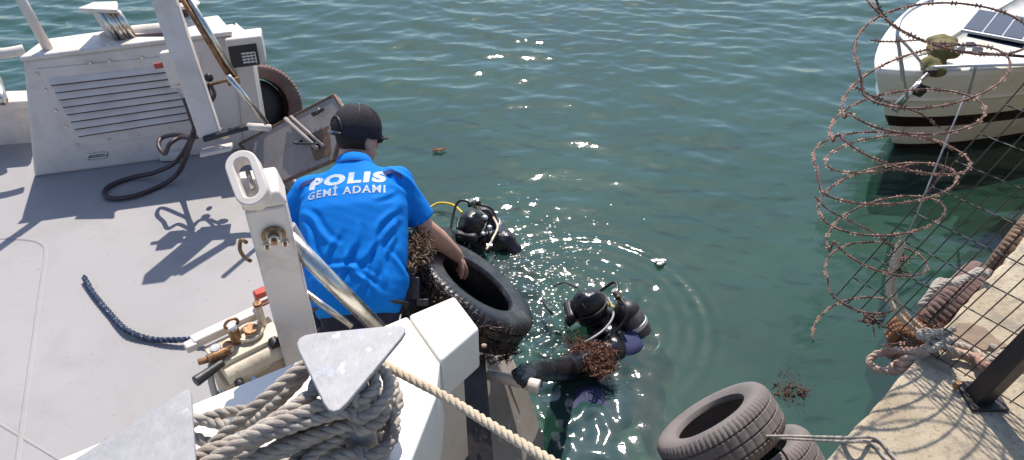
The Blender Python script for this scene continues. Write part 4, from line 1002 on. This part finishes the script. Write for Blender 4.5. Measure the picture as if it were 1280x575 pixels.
# ================================================================== QUAY THINGS
g = 'dusty tyres lashed below the quay edge'
tn2 = imgn(-.50, .866, .962, 884, 516)
tyre(ad(884, 516, 3.60)-tn2*.11, tn2, .60, .22, 'tyred', 'grey dusty tyre with its round opening facing up, upper of the lashed pair', .60, group='old tyres used as fenders')
tyre(ad(953, 590, 3.80), imgn(-.45, .89, .95, 942, 575), .60, .22, 'tyred', 'lower dusty tyre half hidden under the open one at the bottom of the photo', .60, style=1, group='old tyres used as fenders')
lr = MB()
for o_ in (0, 6): rope(lr, [at(952+o_, 545, .55), at(980, 545+o_*.5, .9), at(1052, 547+o_*.8, 1.60), at(1094-o_, 548+o_, 1.606), at(1112-o_, 566+o_, 1.606), at(1135-o_, 592, 1.606)], .0048)
tag(lr.build('lashing_line', 'rope', smooth=True), 'thin doubled line stretched from the dusty tyres across the quay edge', 'rope')
sb = MB(); rope(sb, [ad(935, 538, 3.50), ad(962, 550, 3.44), ad(985, 575, 3.42), ad(990, 610, 3.4)], .006); tag(sb.build('lashing_line', 'dark', smooth=True), 'dark cord tied round the lower dusty tyre', 'cord')
tyre(qp(1.14, .06, 1.33), (qn+V((0, 0, .25))).normalized(), .50, .18, 'tyrep', 'sun bleached ribbed tyre hanging on the quay edge behind the fence', .5, style=1, group='old tyres used as fenders')
tyre(qp(2.50, .10, .85), (qn+V((0, 0, .1))).normalized(), .60, .18, 'ramprim', 'dark brown tyre hanging on the far end of the quay at the right border', .55, group='old tyres used as fenders')
# ropes on the quay corner
jr = thing('quay_rope', 'tangle of faded pink and white ropes knotted on the quay edge', 'rope', at(1170, 435, QZ))
q = MB(); K = at(1172, 430, 1.66)
rope(q, [K, at(1150, 438, 1.62), at(1120, 438, 1.55), at(1095, 443, 1.5), at(1086, 453, 1.48), at(1098, 462, 1.48), at(1120, 464, 1.5), at(1135, 458, 1.53)], .0125, strands=3)
q.build('rope_loop', 'pinkrope', jr, smooth=True)
q = MB()
rope(q, [K, ad(1150, 417, 2.50), ad(1125, 396, 2.48), ad(1112, 373, 2.48), ad(1111, 350, 2.48), ad(1117, 325, 2.46), ad(1127, 300, 2.44)], .0085)
rope(q, [K+V((.02, 0, 0)), ad(1157, 414, 2.51), ad(1133, 393, 2.5), ad(1119, 371, 2.5), ad(1118, 350, 2.5), ad(1122, 325, 2.48), ad(1129, 303, 2.46)], .0075)
q.build('hanging_rope', 'rope2', jr, smooth=True)
q = MB()
for i in range(7):
    rd = random.Random(i); c = [K+V((rd.uniform(-.05, .05), rd.uniform(-.04, .04), rd.uniform(-.01, .05))) for _ in range(5)]; rope(q, c, .009)
rope(q, [K, at(1190, 430, 1.63), at(1215, 437, 1.63), at(1238, 452, 1.64), at(1248, 440, 1.64), at(1236, 432, 1.64)], .012)
q.build('knot', 'rope', jr, smooth=True)
q = MB()
rope(q, [K, at(1195, 440, 1.63), at(1222, 448, 1.63), at(1232, 460, 1.63), at(1245, 455, 1.63), at(1262, 448, 1.63)], .014); rope(q, [at(1222, 440, 1.62), at(1228, 455, 1.64), at(1240, 462, 1.63)], .016)
rope(q, [at(1128, 462, 1.5), at(1135, 450, 1.56), at(1150, 442, 1.6), K], .02); rope(q, [at(1115, 462, 1.42), at(1128, 455, 1.5), at(1140, 448, 1.55)], .022)
q.build('frayed_rope', 'pinkrope', jr, smooth=True)
q = MB(); 
for i in range(3): rope(q, [K+V((0, .02*i, 0)), at(1160, 425-4*i, 1.6), at(1130, 412-6*i, 1.45), at(1112, 425-8*i, 1.3)], .02)
q.build('hanging_bundle', 'brownrope', jr, smooth=True)
# net edge over ribbed tyre
q = MB()
for i in range(3): rope(q, [at(1150+3*i, 382, 1.6), at(1172, 358-3*i, 1.64), at(1196, 350+2*i, 1.64), at(1222, 342-2*i, 1.64), at(1236, 340+3*i, 1.63)], .011)
tag(q.build('net_rope', 'rope', smooth=True), 'frayed pale rope draped over the top of the ribbed quay tyre', 'rope')
# cast shadow painted on the quay top as a thin brown sheet
MB().prism([at(x, y, QZ+.004) for x, y in ((1180, 412), (1196, 404), (1214, 404), (1232, 410), (1246, 424), (1262, 432), (1240, 438), (1210, 436), (1188, 430))], (0, 0, -.003)).build('painted_shadow', 'shadow_paint', quay)

# fence
fd = V((-.64, .768, 0)); FB = at(1222, 488, QZ); LE = V((.34, -.05, 1)); LE.normalize()
fence_o = thing('mesh_fence', 'black welded mesh fence leaning out over the quay edge beside the razor wire', 'fence', FB)
def fp(s, h): return FB+fd*s+LE*h
s0_, s1_ = -.75, .50
for i in range(29):
    s_ = s0_+(s1_-s0_)*i/28
    MB().tube([fp(s_, .02), fp(s_, 1.9)], .0021, 5).build('upright_wire', 'fgalv', fence_o)
for j in range(19):
    h_ = .03+.1*j
    MB().tube([fp(s0_, h_)+LE.cross(fd)*.004, fp(s1_, h_)+LE.cross(fd)*.004], .0021, 5).build('cross_wire', 'fgalv', fence_o)
fpx = fd; 
FP = at(1222, 497, QZ); pd = (ad(1290, 428, 2.10)-FP).normalized()
# fence post (stout, leaning) with clamp bolts
pside = (V((.7, .2, -.5))-pd*V((.7, .2, -.5)).dot(pd)).normalized(); pfr = pd.cross(pside)
MB().box(FP+pd*.65, (.058, .058, 1.34), (pside, pfr, pd)).build('fence_post', 'post', fence_o, bevel=.004)
MB().box(FP+V((0.01, 0, .006)), (.11, .11, .012)).build('post_foot', 'post', fence_o, bevel=.003)
for dx in (-.055, .05): MB().tube([FP+V((dx, .03, .01)), FP+V((dx, .03, .035))], .011, 8).build('foot_bolt', 'rust', fence_o, bevel=.002)
MB().tube([ad(1128, 305, 2.46), ad(1148, 262, 2.40), ad(1206, 120, 2.22)], .0026, 8).build('end_rod', 'galv', fence_o, smooth=True)
# razor wire
rw = thing('razor_wire', 'rusty razor wire coil rising in loose rings at the end of the fence', 'razor wire', at(1120, 440, QZ))
path = []
ctrl = [(1052, 420, 34, 22, 2.70), (1086, 352, 54, 28, 2.56), (1106, 298, 70, 34, 2.46), (1102, 252, 88, 36, 2.39), (1108, 212, 92, 32, 2.33), (1127, 168, 92, 36, 2.27), (1148, 122, 96, 42, 2.2), (1172, 76, 102, 46, 2.14), (1190, -10, 106, 50, 2.04), (1200, -80, 110, 52, 1.98)]
def barbs(mb, pts, step=.022, size=.0092):
    q = resample(pts, step)
    for i in range(1, len(q)-1):
        t = (q[i+1]-q[i-1]).normalized(); a = i*1.1; u = t.cross(V((0, 0, 1))).normalized(); v_ = t.cross(u); e = u*math.cos(a)+v_*math.sin(a); f_ = t.cross(e)
        p = q[i]; sz = size
        mb.add([p-t*.008+e*sz, p-t*.008-e*sz, p-f_*.001-e*.0022, p-f_*.001+e*.0022, p+t*.008-e*sz, p+t*.008+e*sz], [(0, 1, 2, 3), (3, 2, 4, 5)])
n = len(ctrl)*30; rd = random.Random(3); jit = [(rd.uniform(-6, 6), rd.uniform(-4, 4), rd.uniform(-.5, .5), rd.uniform(.92, 1.06)) for _ in range(40)]
def lerp(a, b, t): return a+(b-a)*t
for i in range((len(ctrl)-1)*36):
    f = i/36; k = int(f); t = f-k; c = [lerp(ctrl[k][m_], ctrl[k+1][m_], t) for m_ in range(5)]
    j0, j1 = jit[k], jit[k+1]; ox, oy = lerp(j0[0], j1[0], t), lerp(j0[1], j1[1], t); sc = lerp(j0[3], j1[3], t)
    a = f*2*math.pi*1.0+math.pi*.9
    # loops lie roughly level: nearer when lower in view
    ex, ey = c[2]*sc*math.cos(a), c[3]*sc*math.sin(a)+.20*c[2]*math.cos(a)*math.sin(k*1.9)
    path.append(ad(c[0]+ox+ex, c[1]+oy+ey, c[4]-.13*math.sin(a)*(-1 if False else 1)))
bm_ = MB(); bm_.tube(path, .0032, 5); bb = MB(); barbs(bb, path)
# second strand doubled between the rings plus loose ends
path2 = []
for i in range(int(.8*36)):
    f = i/36+4.2; k = int(f); t = f-k; c = [lerp(ctrl[k][m_], ctrl[k+1][m_], t) for m_ in range(5)]
    a = -f*2*math.pi+1.0; path2.append(ad(c[0]-4+c[2]*.92*math.cos(a), c[1]+6+c[3]*.9*math.sin(a)-.15*c[2]*math.cos(a), c[4]-.12*math.sin(a)))
bm_.tube(path2, .0022, 5); barbs(bb, path2)
ex_ = [[ad(1094, -30, 2.1), ad(1096, 0, 2.1), ad(1105, 20, 2.12), ad(1125, 38, 2.16), ad(1160, 52, 2.2), ad(1200, 55, 2.2)],
       [ad(1088, 50, 2.2), ad(1110, 52, 2.22), ad(1150, 50, 2.24)], [ad(1065, 105, 2.3), ad(1080, 115, 2.3), ad(1110, 128, 2.3), ad(1150, 142, 2.32), ad(1175, 160, 2.34)],
       [ad(1145, 262, 2.42), ad(1160, 240, 2.4), ad(1178, 215, 2.38), ad(1185, 190, 2.36)],
       [ad(1018, 245, 2.4), ad(1035, 262, 2.42), ad(1060, 275, 2.45), ad(1100, 296, 2.48), ad(1126, 320, 2.52)],
       [ad(1100, 432, 2.66), ad(1140, 428, 2.6), ad(1180, 432, 2.52), ad(1215, 440, 2.46), ad(1240, 436, 2.4)]]
for e in ex_:
    e = spline(e, 8); bm_.tube(e, .0022, 5); barbs(bb, e, .024)
bm_.build('core_wire', 'razor', rw, smooth=True); stuff(bb.build('blade_barbs', 'barb', rw))
for cxy in ((1125, 322), (1120, 340), (1090, 400)):
    c = ad(*cxy, 2.5); k_ = MB()
    for i in range(14):
        rd = random.Random(i+cxy[0]); k_.tube([c+V((rd.gauss(0, .02), rd.gauss(0, .02), rd.gauss(0, .008))) for _ in range(3)], .0028, 5)
    k_.build('rusty_tie', 'razor', rw)

# ================================================================== YACHT
ya = R(31); A_ = V((math.cos(ya), math.sin(ya), 0)); Nn = V((math.sin(ya), -math.cos(ya), 0)); YB = at(1096, 91, .84)
yacht = thing('motor_yacht', 'white motor yacht bow with solar panels, moored beyond the razor wire', 'boat', V((YB.x, YB.y, 0)))
def outline(z, n=44, L=7.0, grow=1.0, inset=0):
    """half outline widths; rake with height"""
    k = max(0, min(1, z/.84)); rake = .60*(1-k)**1.1; sh = .74+.26*k**.7; pts = []
    for sgn in (1, -1):
        row = []
        for i in range(n):
            u = (i/(n-1))**1.7; s_ = rake+u*(L-rake)
            ds = s_-rake
            wd_ = 1.25*(1-math.exp(-(ds/2.2)))**.8 if ds > 0 else 0
            row.append(YB+A_*(s_+inset*(1-min(1, ds/.6)))+Nn*(sgn*max(0, wd_*sh*grow-inset))+V((0, 0, z-YB.z)))
        pts.append(row)
    return pts[0][::-1]+pts[1][1:]
def skin(zs, name, m, parent=yacht):
    mb = MB(); rows = [outline(z) for z in zs]; n = len(rows[0]); vs = [p for r in rows for p in r]
    fs = [(i*n+k, i*n+k+1, (i+1)*n+k+1, (i+1)*n+k) for i in range(len(rows)-1) for k in range(n-1)]
    mb.add(vs, fs); o = mb.build(name, m, parent, smooth=True); return o
skin([-.5, -.2, 0, .06], 'antifouling', 'ys'); skin([.06, .07, .2, .28], 'lower_hull', 'yc'); skin([.28, .29, .395, .40], 'boot_stripe', 'ys'); skin([.40, .45, .52, .60, .68, .76, .84], 'topsides', 'yw')
ko = outline(.60); MB().tube([p+V((0, 0, 0)) for p in ko], .022, 6).build('rub_rail', 'yw', yacht, smooth=True)
rows = []
for ins, dz in ((0, 0), (.0, .035), (.035, .04), (.06, .02), (.22, .03), (.30, .10), (.40, .19), (.60, .25), (.9, .29), (1.30, .30)):
    base = outline(.84); row = []
    for p in base:
        rel_ = p-YB; s_ = rel_.dot(A_); l_ = rel_.dot(Nn); f = ins
        lw = abs(l_); nl = math.copysign(max(0, lw-f), l_) if lw > f else 0
        shift = f*1.0*math.exp(-s_/.9)
        hgt = dz*min(1, max(.12, (s_+shift-.25)/1.6)) if dz > .05 else dz
        row.append(YB+A_*(s_+shift)+Nn*nl+V((0, 0, hgt)))
    rows.append(row)
mb = MB(); n = len(rows[0]); mb.add([p for r in rows for p in r], [(i*n+k, i*n+k+1, (i+1)*n+k+1, (i+1)*n+k) for i in range(len(rows)-1) for k in range(n-1)])
mb.build('deck', 'yw', yacht, smooth=True)
DKZ = 1.0
def yp(px, py, z): return at(px, py, z-.13)
# solar panels on the coachroof
so = [yp(1200, 40, 1.32), yp(1222, 14, 1.32)]; sxv = (yp(1290, 26, 1.32)-so[1]); 
sx_l = sxv.length; sxv.normalize(); ssv = (so[0]-so[1])
pan = MB().prism([so[1], so[1]+sxv*1.6, so[0]+sxv*1.6, so[0]], (0, 0, .02)).build('solar_panel', 'pvf', yacht, bevel=.003)
for i in range(12):
    a0 = .010+.125*i; 
    MB().prism([so[1]+sxv*a0+ssv*.05, so[1]+sxv*(a0+.115)+ssv*.05, so[1]+sxv*(a0+.115)+ssv*.95, so[1]+sxv*a0+ssv*.95], (0, 0, .024)).build('solar_cell', 'pv', pan)
MB().prism([yp(1208, 46, 1.28), yp(1300, 66, 1.28), yp(1300, 50, 1.29), yp(1212, 36, 1.29)], (0, 0, .012)).build('deck_window', 'ywin', yacht, bevel=.004)
# olive cover over the windlass
oc = MB(); oc.ell(yp(1180, 62, 1.12), (.13, .10, .07), None, 16, 10); oc.ell(yp(1178, 52, 1.14), (.12, .08, .05), None, 16, 10); oc.ell(yp(1166, 80, 1.04), (.10, .07, .06), None, 16, 10); oc.ell(yp(1170, 88, 1.02), (.08, .06, .05), None, 16, 10)
om = remesh(oc, .012, 3); a = getco(om); nn_ = getno(om); a += nn_*(.006*np.sin(a[:, 0]*60)*np.sin(a[:, 1]*50))[:, None]; setco(om, a-np.array(ORI(yacht))); link('windlass_cover', om, 'olive', yacht, smooth=True)
MB().box(yp(1163, 90, 1.03), (.08, .05, .05)).build('anchor_roller', 'dark', yacht, bevel=.006)
MB().tube([yp(1160, 92, 1.04), yp(1116, 134, .82)], .016, 8).build('anchor_shank', 'steel', yacht, smooth=True)
MB().tube([yp(1152, 102, 1.02), yp(1125, 132, .84)], .012, 8).build('anchor_shank', 'steel', yacht, smooth=True)
MB().prism([yp(1150, 108, 1.0), yp(1162, 112, 1.0), yp(1150, 122, .92), yp(1140, 118, .93)], (0, 0, .02)).build('anchor_plate', 'dark', yacht)
an = MB(); an.prism([yp(1118, 118, .75), yp(1128, 128, .72), yp(1122, 142, .6), yp(1112, 136, .62)], (0, 0, .02)); an.build('anchor_fluke', 'galv', yacht)
# pulpit rails
for pts in ([(1134, 122, 1.0), (1124, 60, 1.5), (1122, 40, 1.62), (1128, 22, 1.66), (1150, 6, 1.66), (1190, -10, 1.66)], [(1134, 118, 1.0), (1122, 50, 1.55)], [(1158, 86, 1.0), (1138, 62, 1.3), (1122, 45, 1.55)],
            [(1124, 44, 1.6), (1200, 44, 1.6), (1300, 38, 1.6)] if False else [(1122, 44, 1.55), (1124, 64, 1.3), (1128, 100, 1.02)], [(1165, 84, 1.3), (1220, 82, 1.34), (1300, 80, 1.36)], [(1220, 82, 1.34), (1210, 118, 1.0)]):
    MB().tube(spline([yp(*p) for p in pts], 6), .011, 8).build('pulpit_rail', 'pvf', yacht, smooth=True)
for px_y in ((1200, 60), (1213, 56), (1222, 62)):
    MB().box(yp(*px_y, 1.22), (.06, .04, .03)).build('deck_cleat', 'pvf', yacht, bevel=.004)
MB().tube([yp(1205, 65, 1.2), yp(1300, 72, 1.2)], .010, 6).build('deck_line', 'hose', yacht, smooth=True)

# floating bits
dr = MB(); c = at(549, 188, .01)
for i in range(5): rd = random.Random(i); dr.tube([c+V((rd.uniform(-.06, .06), rd.uniform(-.03, .03), .01)) for _ in range(3)], .006, 5)
tag(dr.build('driftwood', 'brownrope'), 'little dark twig floating on open water above the blue shirt', 'twig')
fo = MB(); c = at(826, 328, .012)
for i in range(9): rd = random.Random(i+5); fo.ell(c+V((rd.uniform(-.04, .04), rd.uniform(-.03, .03), rd.uniform(-.005, .01))), (.02, .015, .008), None, 8, 5)
tag(fo.build('foam_scrap', 'whiteb', smooth=True), 'pale foam scrap floating right of the nearer diver', 'foam')

# foam-like white flecks shaped to stand in for sun sparkle on the churn
fm = MB(); rf = random.Random(77); nfl = 0
while nfl < 650:
    x, y = rf.gauss(.16, .26), rf.gauss(3.72, .42); nfl += 1
    z = wz(x, y)+.001; r0 = rf.uniform(.0025, .008)*(1 if rf.random() < .9 else 1.8); k = 7; a0 = rf.random()*6
    ring = [V((x+r0*(1+.4*math.sin(3*a+a0))*math.cos(a), y+r0*(.7+.3*math.sin(2*a+a0))*math.sin(a), z)) for a in np.linspace(0, 6.283, k+1)[:-1]]
    fm.add(ring+[V((x, y, z+r0*.5))], [(i, (i+1) % k, k) for i in range(k)])
tag(stuff(fm.build('foam', 'whiteb', smooth=True)), 'white foam-like flecks standing in for sun sparkle on the churned water between the divers', 'foam')  # object 'foam' is the sun sparkle stand-in, not real foam
